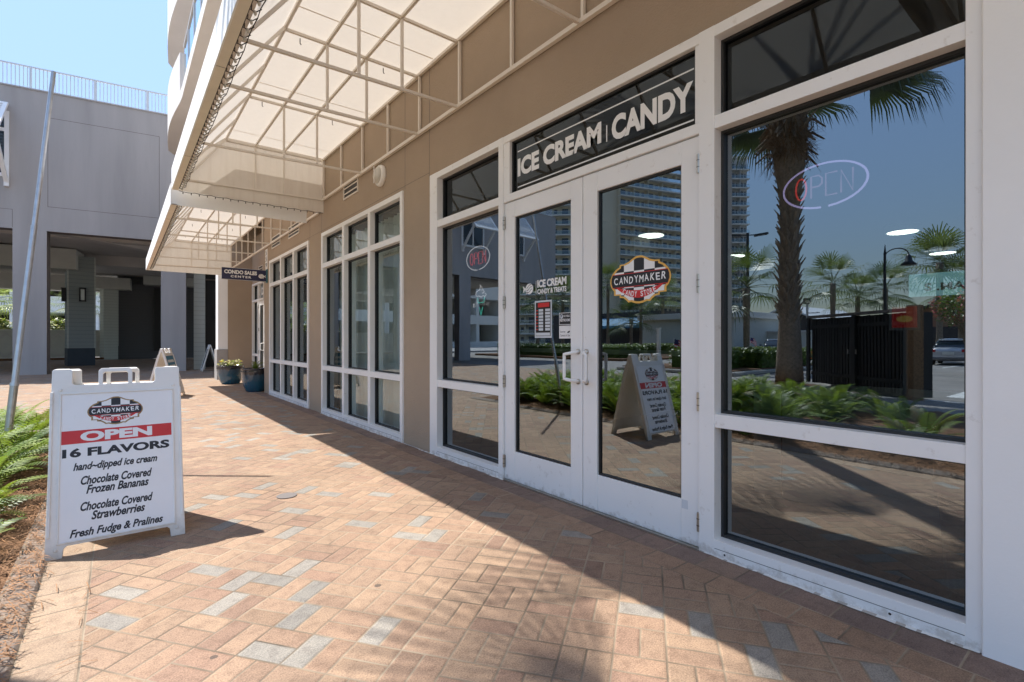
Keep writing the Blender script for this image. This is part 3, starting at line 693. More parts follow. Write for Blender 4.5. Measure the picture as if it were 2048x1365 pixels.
def deco_right(F, d):
    p = MB(); y0 = 2.577; badge(p, F, y0 - 2.092, 1.640, .247, .160, n); p.build('shop_badge_decal', d)
    p = MB(); p.fbox(F, y0 - 1.752, y0 - 1.71, .215, .268, .003, .0045, 'rail_blue'); p.build('maker_plate', d)
door(3.526, 2.580, 3.526 - 3.386, 3.526 - 2.703, .002, (.946 - .04, .946 - .115), 'left glazed door with small white candy decal and notices', [deco_left])
door(2.577, 1.631, 2.577 - 2.437, 2.577 - 1.757, .944, (.04, .105), 'right glazed door with the chequered shop badge', [deco_right])
mb = MB(); mb.box(2.66, 2.80, 1.633, 3.524, .0, .011, 'steel'); mb.build('threshold', store)
door(16.99, 16.29, .11, .60, .002, (.60, .56), 'recessed side door of the sales office', [], X=3.40)
mb = MB(); F = facade(16.99, 0, 3.39); mb.fbox(F, 0, .70, 2.446, 2.515, -.1, .016, 'white_frame'); mb.fbox(F, 0, .70, 2.968, 3.03, -.1, .016, 'white_frame'); mb.fbox(F, .66, .70, 2.515, 2.968, -.1, .016, 'white_frame')
f = mb.build('transom_window', store); p = MB(); p.flat(rect(0, .70, 2.515, 2.968), F, -.06, 'glass'); p.build('pane', f)
p = MB(); p.text('CONDO', F, .05, .69, 2.62, 2.86, -.058, 'vinyl', .04); p.build('lettering', f)
def vent(ya, yb, z0, z1, X=2.69):
    F = facade(ya, 0, X); W = ya - yb; mb = MB()
    mb.fbox(F, 0, W, z0, z0 + .02, -.01, .016, 'awning_frame'); mb.fbox(F, 0, W, z1 - .02, z1, -.01, .016, 'awning_frame')
    mb.fbox(F, 0, .018, z0 + .02, z1 - .02, -.01, .016, 'awning_frame'); mb.fbox(F, W - .018, W, z0 + .02, z1 - .02, -.01, .016, 'awning_frame')
    mb.fbox(F, .018, W - .018, z0 + .02, z1 - .02, .0015, .003, 'black')
    for k in (1, 2): 
        v = z0 + (z1 - z0)*k/3; mb.fbox(F, .018, W - .018, v - .009, v + .009, .003, .010, 'awning_frame')
    mb.build('vent', store)
vent(7.56, 6.98, 3.36, 3.60); vent(10.72, 9.95, 3.27, 3.50); vent(12.12, 11.38, 3.27, 3.52); vent(17.0, 16.4, 3.25, 3.5, 3.39)
mb = MB(); F = facade(12.74, 0, 2.69)
for k, ch in enumerate('559'): mb.text(ch, F, .03, .16, 3.20 - k*.14, 3.31 - k*.14, .012, 'ink', .02)
mb.fbox(F, 0, .19, 2.88, 3.34, .0, .011, 'vinyl'); mb.build('house_number', store)
# ------------------------------------------------------------------ wall light, hanging sign
c = (2.69, 6.17, 3.37); t = thing('bulkhead_light', 'round cream bulkhead light on the taupe wall under the awning', 'wall light', c)
def disc_x(prof, c, m, n=20):
    mb = MB(); mb.lathe(prof, (0, 0, 0), m, n); mb.v = [(c[0] - z, c[1] + x, c[2] + y) for x, y, z in mb.v]; return mb
disc_x([(.135, .0), (.14, .02), (.13, .05), (.112, .06)], c, 'white_plastic').build('housing', t, smooth=False, bevel=.003)
disc_x([(.110, .055), (.10, .075), (.07, .095), (.02, .105)], c, 'bulb').build('lens', t, smooth=True)
mb = MB(); mb.tube([V3(2.58, 6.17, 3.48), V3(2.585, 6.17, 3.37), V3(2.58, 6.17, 3.26)], .006, 'white_plastic', 6); mb.build('guard', t)
t = thing('hanging_sign', 'navy blade sign reading CONDO SALES CENTER on a teal wall bracket', 'sign', (2.69, 12.6, 2.715))
F = (V3(1.77, 12.585, 0), V3(1, 0, 0), V3(0, 0, 1), V3(0, -1, 0))
mb = MB(); mb.fbox(F, 0, .91, 2.59, 2.84, -.035, 0, 'navy'); mb.fbox(F, 0, .91, 2.84, 2.848, -.038, .004, 'galv'); mb.fbox(F, 0, .91, 2.582, 2.59, -.038, .004, 'galv'); mb.build('sign_board', t, bevel=.003)
mb = MB(); mb.text('CONDO SALES', F, .045, .70, 2.712, 2.80, .002, 'vinyl', .05); mb.text('CENTER', F, .17, .585, 2.632, 2.682, .002, 'vinyl', .04, space=1.35)
fish(mb, F, .79, 2.70, .055, .002, flip=-1); mb.build('lettering', t)
mb = MB(); mb.box(2.675, 2.6888, 12.54, 12.66, 2.56, 2.87, 'teal_bracket'); mb.box(2.66, 2.675, 12.56, 12.64, 2.57, 2.86, 'teal_bracket'); mb.build('bracket', t)
# ------------------------------------------------------------------ awnings
def awning(y0, y1, zl, zw, zrail, label, cat_group, ends=(True, True), ties=(), xf=.577, xin=.645, xr=1.25, pitch=.845, far_low=None, n_bulbs=1, valance=None):
    a = thing('awning', label, 'awning', ((xf + 2.69)/2, (y0 + y1)/2, zl))
    za = zl + .30
    mb = MB(); mb.box(xf, xf + .012, y0, y1, zl, za, 'fascia'); mb.build('fascia', a)
    mb = MB(); mb.box(xf + .012, xin + .01, y0 + .01, y1 - .01, zl + .001, zl + .012, 'fascia_soffit')
    k = y0 + 1.1
    while k < y1: mb.box(xf + .013, xin + .011, k - .002, k + .002, zl - .0005, zl + .002, 'grey_dark'); k += 2.4
    mb.build('hem', a)
    mb = MB(); q = lambda x, y, z: (x, y, z)
    prof = [(xf + .004, za), (xr, zw + .015), (2.688, zw + .015)]
    for (xa, z_a), (xb, z_b) in zip(prof, prof[1:]): mb.poly([(xa, y0, z_a), (xa, y1, z_a), (xb, y1, z_b), (xb, y0, z_b)], 'awning')
    mb.build('canopy', a)
    k = y0 + .42
    while k < y1 - .2:
        mb = MB(); mb.poly([(xr, k - .008, zw + .012), (2.66, k - .008, zw + .012), (2.66, k + .008, zw + .012), (xr, k + .008, zw + .012)], 'fascia_soffit'); mb.build('seam', a); k += 1.69
    zb = zl if far_low is None else far_low
    for yy, on in ((y1 - .012, ends[1]), (y0 + .012, ends[0])):
        if on:
            mb = MB(); mb.poly([(xf + .015, yy, zl + .0), (2.68, yy, zb), (2.68, yy, zw + .01), (xr, yy, zw + .01), (xf + .015, yy, za)], 'awning_end'); mb.build('end_panel', a)
    if valance:
        mb = MB(); mb.box(xf + .013, 2.46, y0 + .01, y0 + .022, zl, zl + .29, 'fascia'); mb.build('valance', a)
    s = .026; fm = 'awning_frame'
    for x in (xr, 1.65, 2.06): mb = MB(); mb.bar((x, y0 + .03, zw - .02), (x, y1 - .03, zw - .02), s, s, fm); mb.build('purlin', a)
    mb = MB(); mb.bar((2.665, y0 + .03, zw - .02), (2.665, y1 - .03, zw - .02), .03, .03, fm); mb.build('wall_rail', a)
    mb = MB(); mb.bar((2.665, y0 + .03, zrail), (2.665, y1 - .03, zrail), .036, .036, fm); mb.build('wall_rail', a)
    mb = MB(); mb.bar((xin + .06, y0 + .03, zl + .12), (xin + .06, y1 - .03, zl + .12), s, s, fm); mb.build('front_rail', a)
    y = y1 - .05; j = 0
    while y > y0:
        mb = MB(); mb.bar((2.668, y, zrail + .023), (2.668, y, zw - .04), .026, .026, fm, (0, 1, 0)); mb.build('wall_post', a)
        mb = MB(); mb.bar((xin + .06, y, zl + .13), (xr, y, zw - .02), s, s, fm, (0, 1, 0)); mb.build('rafter', a)
        if j in ties:
            mb = MB(); mb.bar((xin + .075, y + .03, zl + .17), (2.645, y + .03, zrail), s, s, fm); mb.build('truss_tie', a)
            mb = MB(); mb.bar((xr, y + .03, zw - .03), (2.645, y + .03, zw - .03), s, s, fm); mb.build('roof_bar', a)
            for x in (1.65, 2.06):
                zt = zl + .17 + (zrail - zl - .17)*(x - xin - .075)/(2.645 - xin - .075)
                mb = MB(); mb.bar((x, y + .03, zt + .016), (x, y + .03, zw - .046), .024, .024, fm, (0, 1, 0)); mb.build('truss_post', a)
        y -= pitch; j += 1
    # hook screws under the canopy
    mb = MB(); yy = y0 + .9
    while yy < y1:
        for x in (1.42, 2.3): mb = MB(); mb.tube([V3(x, yy, zw - .0), V3(x, yy, zw - .05), V3(x + .012, yy, zw - .06)], .005, 'wire', 5); mb.build('hook', a)
        yy += 1.69
    return a
def lights(y0, y1, zl, label, step=.118, x0=.665, x1=.735):
    t = thing('string_lights', label, 'string lights', (.7, (y0 + y1)/2, zl)); mb = MB(); rr = random.Random(int(y0*10))
    n = int((y1 - y0)/step); up = []; dn = []
    for k in range(n + 1):
        y = y0 + k*step
        mb.tube([V3(x0, y - step*.45, zl + .005), V3(x0 + .003, y - step*.25, zl - .014), V3(x0, y, zl + .004)], .0042, 'wire', 4, cap=False)
        jx = rr.uniform(-.012, .012)
        mb.tube([V3(x0, y, zl + .004), V3(x0 + .03, y + jx, zl - .006), V3(x1, y + jx*1.5, zl + .03)], .0036, 'wire', 4, cap=False)
        up.append(V3(x1 + rr.uniform(-.008, .008), y + rr.uniform(-.01, .01), zl + .03 + rr.uniform(-.006, .006))); dn.append(V3(x0 - .006, y, zl + .012))
    mb.tube(up, .0036, 'wire', 4); mb.tube(dn, .009, 'wire', 5)
    mb.build('wire', t)
    b = MB(); b.lathe([(.004, .012), (.009, .004), (.011, -.006), (.008, -.018), (.002, -.022)], (0, 0, 0), 'bulb', 6)
    cap = None; first = b.build('bulb', None, smooth=True); first.parent = t; cx = LOC[t]
    for k in range(0, n + 1, max(1, -(-(n + 1)//90))):
        o = first if k == 0 else first.copy()
        if k: COL.objects.link(o); o.parent = t
        o.location = V3(x0 + .03, y0 + k*step, zl - .006) - cx
    return t
awning(.96, 8.52, 3.36, 4.25, 3.57, 'wide cream fabric awning over the candy shop doors', None, ties=(0, 2, 4, 5, 7, 9), far_low=3.36)
lights(1.0, 8.46, 3.375, 'dark wire string lights along the front edge of the nearer awning')
awning(8.68, 17.25, 3.19, 4.12, 3.40, 'lower cream fabric awning over the sales centre windows', None, ends=(False, True), ties=(0, 2, 4, 6, 8), far_low=3.19, valance=True)
lights(8.75, 17.2, 3.205, 'dark wire string lights along the front edge of the farther awning', .13)
awning(-6.0, .88, 3.36, 4.25, 3.57, 'cream fabric awning beside the white wall, seen mirrored in the big window', None, ties=(0, 2, 4, 6), far_low=3.36)
mb = MB(); t = thing('end_string_lights', 'thin cable of small lights along the lower end edge of the nearer awning', 'string lights', (1.6, 8.5, 3.36))
pth = [V3(.66 + 2.0*k/40, 8.485, 3.352 - .012*abs(math.sin(k*.8))) for k in range(41)]; mb.tube(pth, .005, 'wire', 4)
for k in range(1, 40, 2): mb.tube([pth[k], pth[k] + V3(0, 0, -.03)], .006, 'wire', 5)
mb.build('cable', t)
# ------------------------------------------------------------------ condo storeys above the shops
tw = thing('condo_block', 'pale condominium storeys with curved balconies rising above the awnings', 'building', (3.0, 12, 6.4))
mb = MB(); mb.box(2.9, 14, 1.0, 22.4, 6.41, 20.5, 'condo'); mb.build('wall', tw)
def edge_x(y, b):
    base = 1.32
    if y > 16.2: base = 1.32 - .13*math.sin(min(1, (y - 16.2)/4.6)*math.pi)
    return base
for k in range(5):
    z = 7.75 + 3.0*k; ys = [1.0 + .5*j for j in range(int(15.2/.5) + 1)] + [16.4 + .2*j for j in range(23)]
    out = [(edge_x(y, k), y) for y in ys] + [(1.5, 21.15), (1.9, 21.6), (2.5, 21.9)]
    poly = out + [(3.2, 21.9), (3.2, 1.0)]
    mb = MB(); L = len(poly)
    mb.poly([(x, y, z) for x, y in reversed(poly)], 'condo'); mb.poly([(x, y, z + .30) for x, y in poly], 'condo')
    for a, b in zip(out, out[1:]): mb.poly([(a[0], a[1], z), (a[0], a[1], z + .30), (b[0], b[1], z + .30), (b[0], b[1], z)][::-1], 'condo')
    mb.box(1.95, 1.97, 1.2, 16.0, z - .004, z + .01, 'grey_dark')
    sl = mb.build('balcony', tw)
    mb = MB(); st = [q for q in out if q[1] < 16.3]
    for zz, r in ((1.35, .03), (.38, .02)): mb.tube([V3(x + .05, y, z + zz) for x, y in (st[0], st[-1])], r, 'white_frame', 6)
    y = 1.2
    while y < 16.2: mb.tube([V3(1.37, y, z + .30), V3(1.37, y, z + 1.34)], .022, 'white_frame', 5); y += 1.25
    mb.build('railing', sl)
    mb = MB(); mb.poly([(1.375, st[0][1], z + .39), (1.375, st[-1][1], z + .39), (1.375, st[-1][1], z + 1.33), (1.375, st[0][1], z + 1.33)], 'glass_rail'); mb.build('glass_panel', sl)
    cv = [q for q in out if q[1] >= 16.2]; mb = MB()
    for a, b in zip(cv, cv[1:]):
        mb.poly([(a[0], a[1], z + .30), (b[0], b[1], z + .30), (b[0], b[1], z + 1.38), (a[0], a[1], z + 1.38)], 'condo')
        mb.poly([(a[0] + .12, a[1], z + 1.38), (a[0], a[1], z + 1.38), (b[0], b[1], z + 1.38), (b[0] + .12, b[1], z + 1.38)], 'condo')
        mb.poly([(a[0] + .12, a[1], z + .30), (a[0] + .12, a[1], z + 1.38), (b[0] + .12, b[1], z + 1.38), (b[0] + .12, b[1], z + .30)], 'condo')
    c0 = cv[0]; mb.poly([(c0[0], c0[1], z + .30), (c0[0], c0[1], z + 1.38), (c0[0] + .12, c0[1], z + 1.38), (c0[0] + .12, c0[1], z + .30)], 'condo'); mb.build('parapet', sl)
# ------------------------------------------------------------------ inside the shop
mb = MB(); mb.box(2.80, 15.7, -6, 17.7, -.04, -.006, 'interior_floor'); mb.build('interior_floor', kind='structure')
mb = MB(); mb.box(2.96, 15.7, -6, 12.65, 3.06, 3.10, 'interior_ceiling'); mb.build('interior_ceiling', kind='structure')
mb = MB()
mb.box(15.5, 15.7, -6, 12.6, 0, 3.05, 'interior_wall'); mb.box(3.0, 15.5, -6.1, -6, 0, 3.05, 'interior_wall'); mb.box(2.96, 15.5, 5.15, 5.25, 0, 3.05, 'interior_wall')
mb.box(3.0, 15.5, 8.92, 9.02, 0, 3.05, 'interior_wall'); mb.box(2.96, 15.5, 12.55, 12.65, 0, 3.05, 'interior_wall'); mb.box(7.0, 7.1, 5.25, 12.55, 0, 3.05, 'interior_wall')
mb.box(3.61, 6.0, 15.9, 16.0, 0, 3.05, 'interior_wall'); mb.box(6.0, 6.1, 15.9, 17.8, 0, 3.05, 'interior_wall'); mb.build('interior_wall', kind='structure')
cl = [((1805, 465), 'brightest'), ((1885, 507), 0), ((1660, 558), 0), ((1577, 540), 0), ((1468, 513), 0), ((1302, 472), 0), ((1770, 584), 0)]
cl_lab = ['white disc ceiling light right of the palm, highest in the big window', 'white disc ceiling light at the far right over mirrored palm tops', 'white disc ceiling light right of the mirrored palm trunk',
          'white disc ceiling light on the mirrored palm trunk', 'white disc ceiling light at the left edge of the big window', 'white disc ceiling light seen through the right door above the badge', 'small white disc ceiling light low beside the mirrored lamp post']
for ((px, py), _), lab in zip(cl, cl_lab):
    u = (681 - py)/1000; z = 1.70/u; a = (px - 1024)/1000
    x, y = z*(.6175 + .7866*a), z*(.7866 - .6175*a)
    t = thing('ceiling_light', lab, 'ceiling light', (x, y, 2.94), 'ceiling lights in the shop')
    mb = MB(); mb.lathe([(.20, 0), (.20, -.004)], (x, y, 2.932), 'lamp_disc', 28); mb.build('diffuser', t)
    mb = MB(); mb.lathe([(.225, -.0), (.225, .11), (.03, .12)], (x, y, 2.934), 'white_plastic', 28); mb.build('housing', t)
t = thing('sales_counter', 'blue grey shiplap counter inside behind the big window', 'counter', (4.3, .2, 0))
mb = MB()
for k in range(5): mb.box(4.05, 4.07, -2.0, 1.98, .03 + k*.16, .185 + k*.16, 'counter')
mb.box(4.072, 4.6, -2.0, 1.98, 0, .83, 'counter'); mb.box(4.045, 4.049, 1.76, 1.764, .03, .82, 'gasket'); mb.build('shiplap_front', t)
mb = MB(); mb.box(4.0, 4.65, -2.02, 2.02, .832, .868, 'rail_blue'); mb.build('counter_top', t, bevel=.004)
t = thing('menu_board', 'small red picture board in a white frame standing on the counter', 'sign', (4.14, 1.02, 1.3)); F = facade(1.10, 0, 4.15)
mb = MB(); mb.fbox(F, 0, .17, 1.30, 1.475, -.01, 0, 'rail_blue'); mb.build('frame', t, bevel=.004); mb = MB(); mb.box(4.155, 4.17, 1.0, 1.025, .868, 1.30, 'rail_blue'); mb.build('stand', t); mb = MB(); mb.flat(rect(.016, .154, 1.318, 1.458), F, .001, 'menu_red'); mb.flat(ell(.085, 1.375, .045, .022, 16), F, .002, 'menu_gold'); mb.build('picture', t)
t = thing('light_box_sign', 'pale blue lit menu box hanging far inside the shop', 'sign', (9.0, 1.8, 1.8)); F = facade(2.15, 0, 9.0)
mb = MB(); mb.fbox(F, 0, 1.1, 1.86, 2.18, -.06, 0, 'light_box'); mb.build('lit_panel', t); mb = MB(); mb.text('S .MA', F, .18, .62, 1.93, 2.04, .002, 'ink', .03); mb.build('lettering', t)
t = thing('trash_can', 'black bin with a clear liner folded over its rim inside the window', 'bin', (3.32, .48, 0))
mb = MB(); mb.lathe([(.16, 0), (.20, .60)], (3.32, .48, 0), 'black', 20); mb.build('bin_body', t, smooth=True); mb = MB(); mb.lathe([(.205, .47), (.212, .52), (.206, .565), (.214, .612), (.19, .61)], (3.32, .48, 0), 'rail_blue', 26, cap=False); mb.build('liner', t, smooth=True)
mb = MB(); mb.lathe([(.19, .58), (.10, .585)], (3.32, .48, 0), 'black', 20); mb.build('lid', t)
def curtain(y0, y1, label):
    mb = MB(); n = int((y1 - y0)/.012); pr = [(2.99 + .03*math.sin(k*.012*44) + .012*math.sin(k*.012*17), y0 + k*.012) for k in range(n + 1)]
    for a, b in zip(pr, pr[1:]): mb.poly([(a[0], a[1], .03), (b[0], b[1], .03), (b[0], b[1], 2.95), (a[0], a[1], 2.95)], 'curtain')
    tag(mb.build('curtain', smooth=True), label, 'curtain')
curtain(5.6, 8.55, 'pleated grey green curtain behind the middle window bay')
t = thing('poster_rack', 'black rack of framed sheets behind the farther window bay', 'display rack', (3.5, 10.8, 0))
mb = MB()
for k in range(3): mb.box(3.48, 3.52, 9.6 + k*.95, 9.64 + k*.95, 0, 1.9, 'black')
mb.build('rack_frame', t)
for k in range(5):
    for j in range(4): mb = MB(); mb.box(3.46, 3.478, 9.66 + k*.4, 10.0 + k*.4, .4 + j*.38, .72 + j*.38, 'curtain'); mb.build('sheet', t)
# neon signs
def neon_open(yc, zc, hu, hv, ring, red, label):
    t = thing('neon_sign', label, 'neon sign', (2.85, yc, zc)); F = facade(yc, zc, 2.85); O, U, V, N = F; P = lambda u, v: O + U*u + V*v
    mb = MB(); mb.tube([P(hu*math.cos(a), hv*math.sin(a)) for a in [-1.45 + 6.1*k/60 for k in range(61)]], .0052, ring, 6); mb.build('oval_tube', t)
    w = hu*.165; h = hv*.50
    gl = [[(-.5 + .5*math.cos(a) + .4, math.sin(a)) for a in [2*math.pi*k/20 for k in range(21)]],
          [(-.5, -1), (-.5, 1), (.2, 1), (.5, .7), (.5, .2), (.2, 0), (-.5, 0)], [(.5, 1), (-.5, 1), (-.5, -1), (.5, -1)], [(-.5, -1), (-.5, 1), (.5, -1), (.5, 1)]]
    for k, g in enumerate(gl):
        cx = (-.52 + .355*k)*hu; mt = red if isinstance(red, str) else red[k]
        mb = MB(); mb.tube([P(cx + x*w*1.6, y*h) for x, y in g], .0042, mt, 6); mb.build('letter_tube', t)
    mb = MB(); mb.tube([P(-.45, 0) if 0 else P(0, -h*.2) + V3(.02, 0, 0), P(0, -h*.2) + V3(.05, 0, 0)], .006, 'black', 6)
    mb.tube([P(-hu*.5, hv*.85), P(-hu*.5, 2.42 - zc)], .0012, 'wire', 4); mb.tube([P(hu*.5, hv*.85), P(hu*.5, 2.42 - zc)], .0012, 'wire', 4); mb.build('hanger', t)
neon_open(1.035, 2.031, .195, .112, 'neon_white', ['neon_red', 'neon_pink', 'neon_pink', 'neon_pink'], 'oval neon OPEN sign with violet ring in the big window')
neon_open(4.19, 2.062, .205, .118, 'neon_pale', 'neon_red', 'oval neon OPEN sign with red letters in the narrow window')
t = thing('neon_ice_cream_sign', 'small neon ice cream cone sign hanging under the red OPEN sign', 'neon sign', (2.85, 4.134, 1.65)); F = facade(4.134, 1.65, 2.85); O, U, V, N = F; P = lambda u, v: O + U*u + V*v
mb = MB(); mb.tube([P(x*.1, y*.1) for x, y in ((-.72, .25), (-.95, .45), (-.8, .75), (-.3, .85), (-.1, 1.1), (-.15, 1.4), (.1, 1.15), (.25, 1.0), (.1, .8), (.45, .85), (.6, .65), (.2, .55), (.75, .5), (.9, .3), (.65, .15), (.4, .3), (.0, .12), (-.35, .3), (-.72, .25))], .0042, 'neon_pale', 6); mb.build('swirl_tube', t)
mb = MB(); mb.tube([P(-.062, .012), P(-.05, -.04), P(.05, -.04), P(.062, .012)], .0042, 'neon_teal', 6); mb.tube([P(-.03, -.085), P(.0, -.165), P(.03, -.085)], .0042, 'neon_teal', 6); mb.build('cone_tube', t)
mb = MB(); w = 'ICE CREAM'
for k, ch in enumerate(w):
    if ch != ' ': u = -.13 + .26*k/8; mb.text(ch, F, u - .011, u + .011, -.075 - 1.2*(u*u) + .012, -.075 - 1.2*u*u + .052, 0, 'neon_pale', -.012)
mb.build('letter_tube', t)
# ------------------------------------------------------------------ sandwich boards
def sandwich(label, face, hw=.33, H=1.055, s=.30, rear=True):
    t = local('sandwich_board', label, 'sandwich board', 'sandwich boards on the brick path')
    for sg in (-1, 1):
        V = V3(0, -sg*(s - .02), H).normalized(); U = V3(-sg, 0, 0) if sg > 0 else V3(1, 0, 0); N = U.cross(V)
        F = (V3(0, sg*s, 0), U, V, N); L = H/V.z; k = hw/.33
        a, b, c, d = -.225*k, -.103*k, .066*k, .184*k
        out = [(-hw, 0), (-.255*k, 0), (-.25*k, .05), (-.235*k, .062), (.235*k, .062), (.25*k, .05), (.255*k, 0), (hw, 0), (hw - .012, L - .008), (hw - .02, L), (d + .01, L),
               (d, L - .01), (d, L - .088), (d - .012, L - .10), (a + .012, L - .10), (a, L - .088), (a, L - .01), (a - .01, L), (-hw + .02, L), (-hw + .012, L - .008)]
        mb = MB(); mb.prism(out, F, -.035, 0, 'white_plastic')
        hd = [(b, L - .0995), (b + .022, L - .0995), (b + .022, L - .030), (b + .030, L - .022), (c - .030, L - .022), (c - .022, L - .030), (c - .022, L - .0995), (c, L - .0995), (c, L - .012), (c - .014, L + .003), (b + .014, L + .003), (b, L - .012)]
        mb.prism(hd, F, -.030, -.004, 'white_plastic')
        # raised rim round the poster and stud heads
        pu, p0, p1 = .272*k, .085, L - .158
        for q in ((-pu - .010, pu + .010, p0 - .010, p0), (-pu - .010, pu + .010, p1, p1 + .010), (-pu - .010, -pu, p0, p1), (pu, pu + .010, p0, p1)): mb.fbox(F, *q, .0005, .007, 'white_plastic')
        mb.fbox(F, -hw + .006, -hw + .02, .12, L - .14, .0005, .008, 'white_plastic'); mb.fbox(F, hw - .02, hw - .006, .12, L - .14, .0005, .008, 'white_plastic')
        for u, v in ((-hw + .05, L - .125), (hw - .05, L - .125), (-hw + .045, .05), (hw - .045, .05)): 
            O_, U_, V_, N_ = F; cc = O_ + U_*u + V_*v; mb.tube([cc + N_*.0005, cc + N_*.006], .010, 'white_plastic', 10)
        p = mb.build('panel', t, bevel=.0045, seg=2)
        mb = MB(); mb.flat(rect(-pu, pu, p0, p1), F, .0015, 'sign_face'); face(mb, F, sg, pu, p0, p1); mb.build('poster', p)
    mb = MB()
    for x in (-hw + .06, hw - .06): mb.tube([V3(x - .03, 0, H - .014), V3(x + .03, 0, H - .014)], .016, 'white_plastic', 8)
    mb.build('hinge', t)
    return t
def menu_face(mb, F, sg, pu, p0, p1):
    k = 1.0346; n = .0022
    badge(mb, F, -.018, .795*k, .137, .088, n, 'vinyl_gold_dull')
    mb.flat(rect(-.27, .268, .614*k, .690*k), F, n, 'vinyl_red'); mb.text('OPEN', F, -.185, .165, .623*k, .681*k, n + .0006, 'vinyl', .05)
    mb.text('16 FLAVORS', F, -.265, .255, .537*k, .588*k, n, 'ink', .045)
    for s_, u0, u1, h in (('hand~dipped ice cream', -.215, .19, .478), ('Chocolate Covered', -.18, .162, .400), ('Frozen Bananas', -.155, .145, .347), ('Chocolate Covered', -.18, .165, .255), ('Strawberries', -.13, .125, .200), ('Fresh Fudge & Pralines', -.225, .215, .113)):
        d = .030 if any(ch in s_ for ch in 'pgy') else .023
        mb.text(s_, F, u0, u1, (h - d)*k, (h + .026)*k, n, 'ink', .032, .30)
t = sandwich('white sandwich board listing 16 flavors and frozen bananas', menu_face); t.location = (0.0, 4.09, 0)
def blue_face(mb, F, sg, pu, p0, p1):
    mb.flat(rect(-pu + .01, pu - .01, p0 + .30, p1 - .01), F, .0022, 'blue_awning'); mb.flat(rect(-pu + .01, pu - .01, p0 + .02, p0 + .28), F, .0022, 'rail_blue')
    for k in range(3): mb.flat(rect(-pu + .06, pu - .06, p1 - .16 - k*.12, p1 - .10 - k*.12), F, .003, 'rail_blue')
t = sandwich('white sandwich board with a blue poster standing edge on in mid path', blue_face); t.location = (.80, 13.35, 0); t.rotation_euler.z = R(72)
def plain_face(mb, F, sg, pu, p0, p1): mb.flat(rect(-pu + .01, pu - .01, p0 + .02, p1 - .02), F, .0022, 'grey_dark')
t = sandwich('thin white sandwich board seen edge on before the dark doorway', plain_face); t.location = (2.86, 23.4, 0); t.rotation_euler.z = R(88)
# ------------------------------------------------------------------ leaning pole, drain, pots
t = thing('leaning_pole', 'tall leaning galvanised pole planted among the ferns', 'pole', (-.84, 6.5, 0)); ax = V3(.0735, .147, 1)
P = lambda h: V3(-.842, 6.505, 0) + ax*h
mb = MB(); mb.tube([P(.0), P(.82)], .031, 'steel', 14); mb.tube([P(.80), P(.83)], .034, 'galv', 14); mb.build('socket', t, smooth=False)
mb = MB(); mb.tube([P(.82), P(2.35)], [.025, .0245], 'galv', 14); mb.build('lower_tube', t)
mb = MB(); mb.tube([P(2.30), P(4.05)], [.0215, .0205], 'galv', 14); mb.tube([P(2.34), P(2.37)], .0262, 'galv', 14); mb.build('upper_tube', t)
t = thing('drain_cover', 'small round dark drain cover set in the pavers', 'drain', (1.04, 4.21, 0))
mb = MB(); mb.lathe([(.075, .002), (.075, .006), (.066, .007)], (1.04, 4.21, 0), 'grey_dark', 24); mb.build('ring', t)
mb = MB(); mb.lathe([(.064, .004), (.064, .0062), (.02, .0066)], (1.04, 4.21, 0), 'black', 20); mb.build('lid', t)
def pot(x, y, r, h, label, kind):
    t = thing('planter_pot', label, 'planter', (x, y, 0), 'blue glazed planters by the recessed entrance')
    mb = MB(); n = 64; prof = [(.60, 0), (.66, .03), (.80, .22), (.92, .50), (.985, .80), (1.0, .95), (1.03, .97), (1.02, 1.0), (.95, 1.0), (.93, .92)]
    b = len(mb.v); rows = []
    zs = [(a, z) for a, z in prof]; fine = []
    for (a, za), (c, zc) in zip(zs, zs[1:]):
        m = max(1, int((zc - za)/.035)) if zc > za else 1
        for k in range(m): fine.append((a + (c - a)*k/m, za + (zc - za)*k/m))
    fine.append(zs[-1])
    for rr_, z in fine:
        for q in range(n):
            a = 2*math.pi*q/n; d = 0
            if .04 < z < .90: d = .022*(abs(math.sin(a*12 + z*11)) * abs(math.sin(a*12 - z*11)))
            mb.v.append((x + r*(rr_ + d)*math.cos(a), y + r*(rr_ + d)*math.sin(a), h*z))
    mb.mi('pot')
    for j in range(len(fine) - 1):
        for q in range(n): mb.f.append((j*n + q, j*n + (q+1) % n, (j+1)*n + (q+1) % n, (j+1)*n + q)); mb.i.append(0)
    mb.build('pot', t, smooth=True)
    mb = MB(); mb.lathe([(r*.94, h*.91), (.02, h*.94)], (x, y, 0), 'soil', 24); mb.build('soil', t)
    mb = MB(); rr = random.Random(int(x*100 + y*10))
    for k in range(90 if kind == 'flower' else 30):
        a = rr.uniform(0, 6.28); q = r*.85*math.sqrt(rr.random()); px, py = x + q*math.cos(a), y + q*math.sin(a); pz = h*.93 + rr.uniform(.03, .17)*(1 if kind == 'flower' else .6)
        if kind == 'flower':
            m = rr.choice(['flower_pale', 'flower_pale', 'flower_gold', 'lime', 'lime', 'fern'])
            for j in range(4):
                a2 = rr.uniform(0, 6.28); w = rr.uniform(.02, .045); d = V3(math.cos(a2), math.sin(a2), rr.uniform(-.3, .7)); e = V3(-d.y, d.x, 0); c = V3(px, py, pz)
                mb.poly([c, c + d*w + e*w*.6, c + d*w*2, c + d*w - e*w*.6], m)
    if kind == 'flower':
        for k in range(22): 
            a = rr.uniform(0, 6.28); mb.tube([V3(x, y, h*.92), V3(x + .15*math.cos(a), y + .15*math.sin(a), h + .1)], .004, 'petiole', 4)
    else: fern_clump(mb, x, y, h*.92, .26, rr, 18, ('fern', 'fern_dark'))
    mb.build('plants', t)
pot(2.48, 16.1, .345, .52, 'blue glazed pot with pale and gold flowers in sunlight', 'flower')
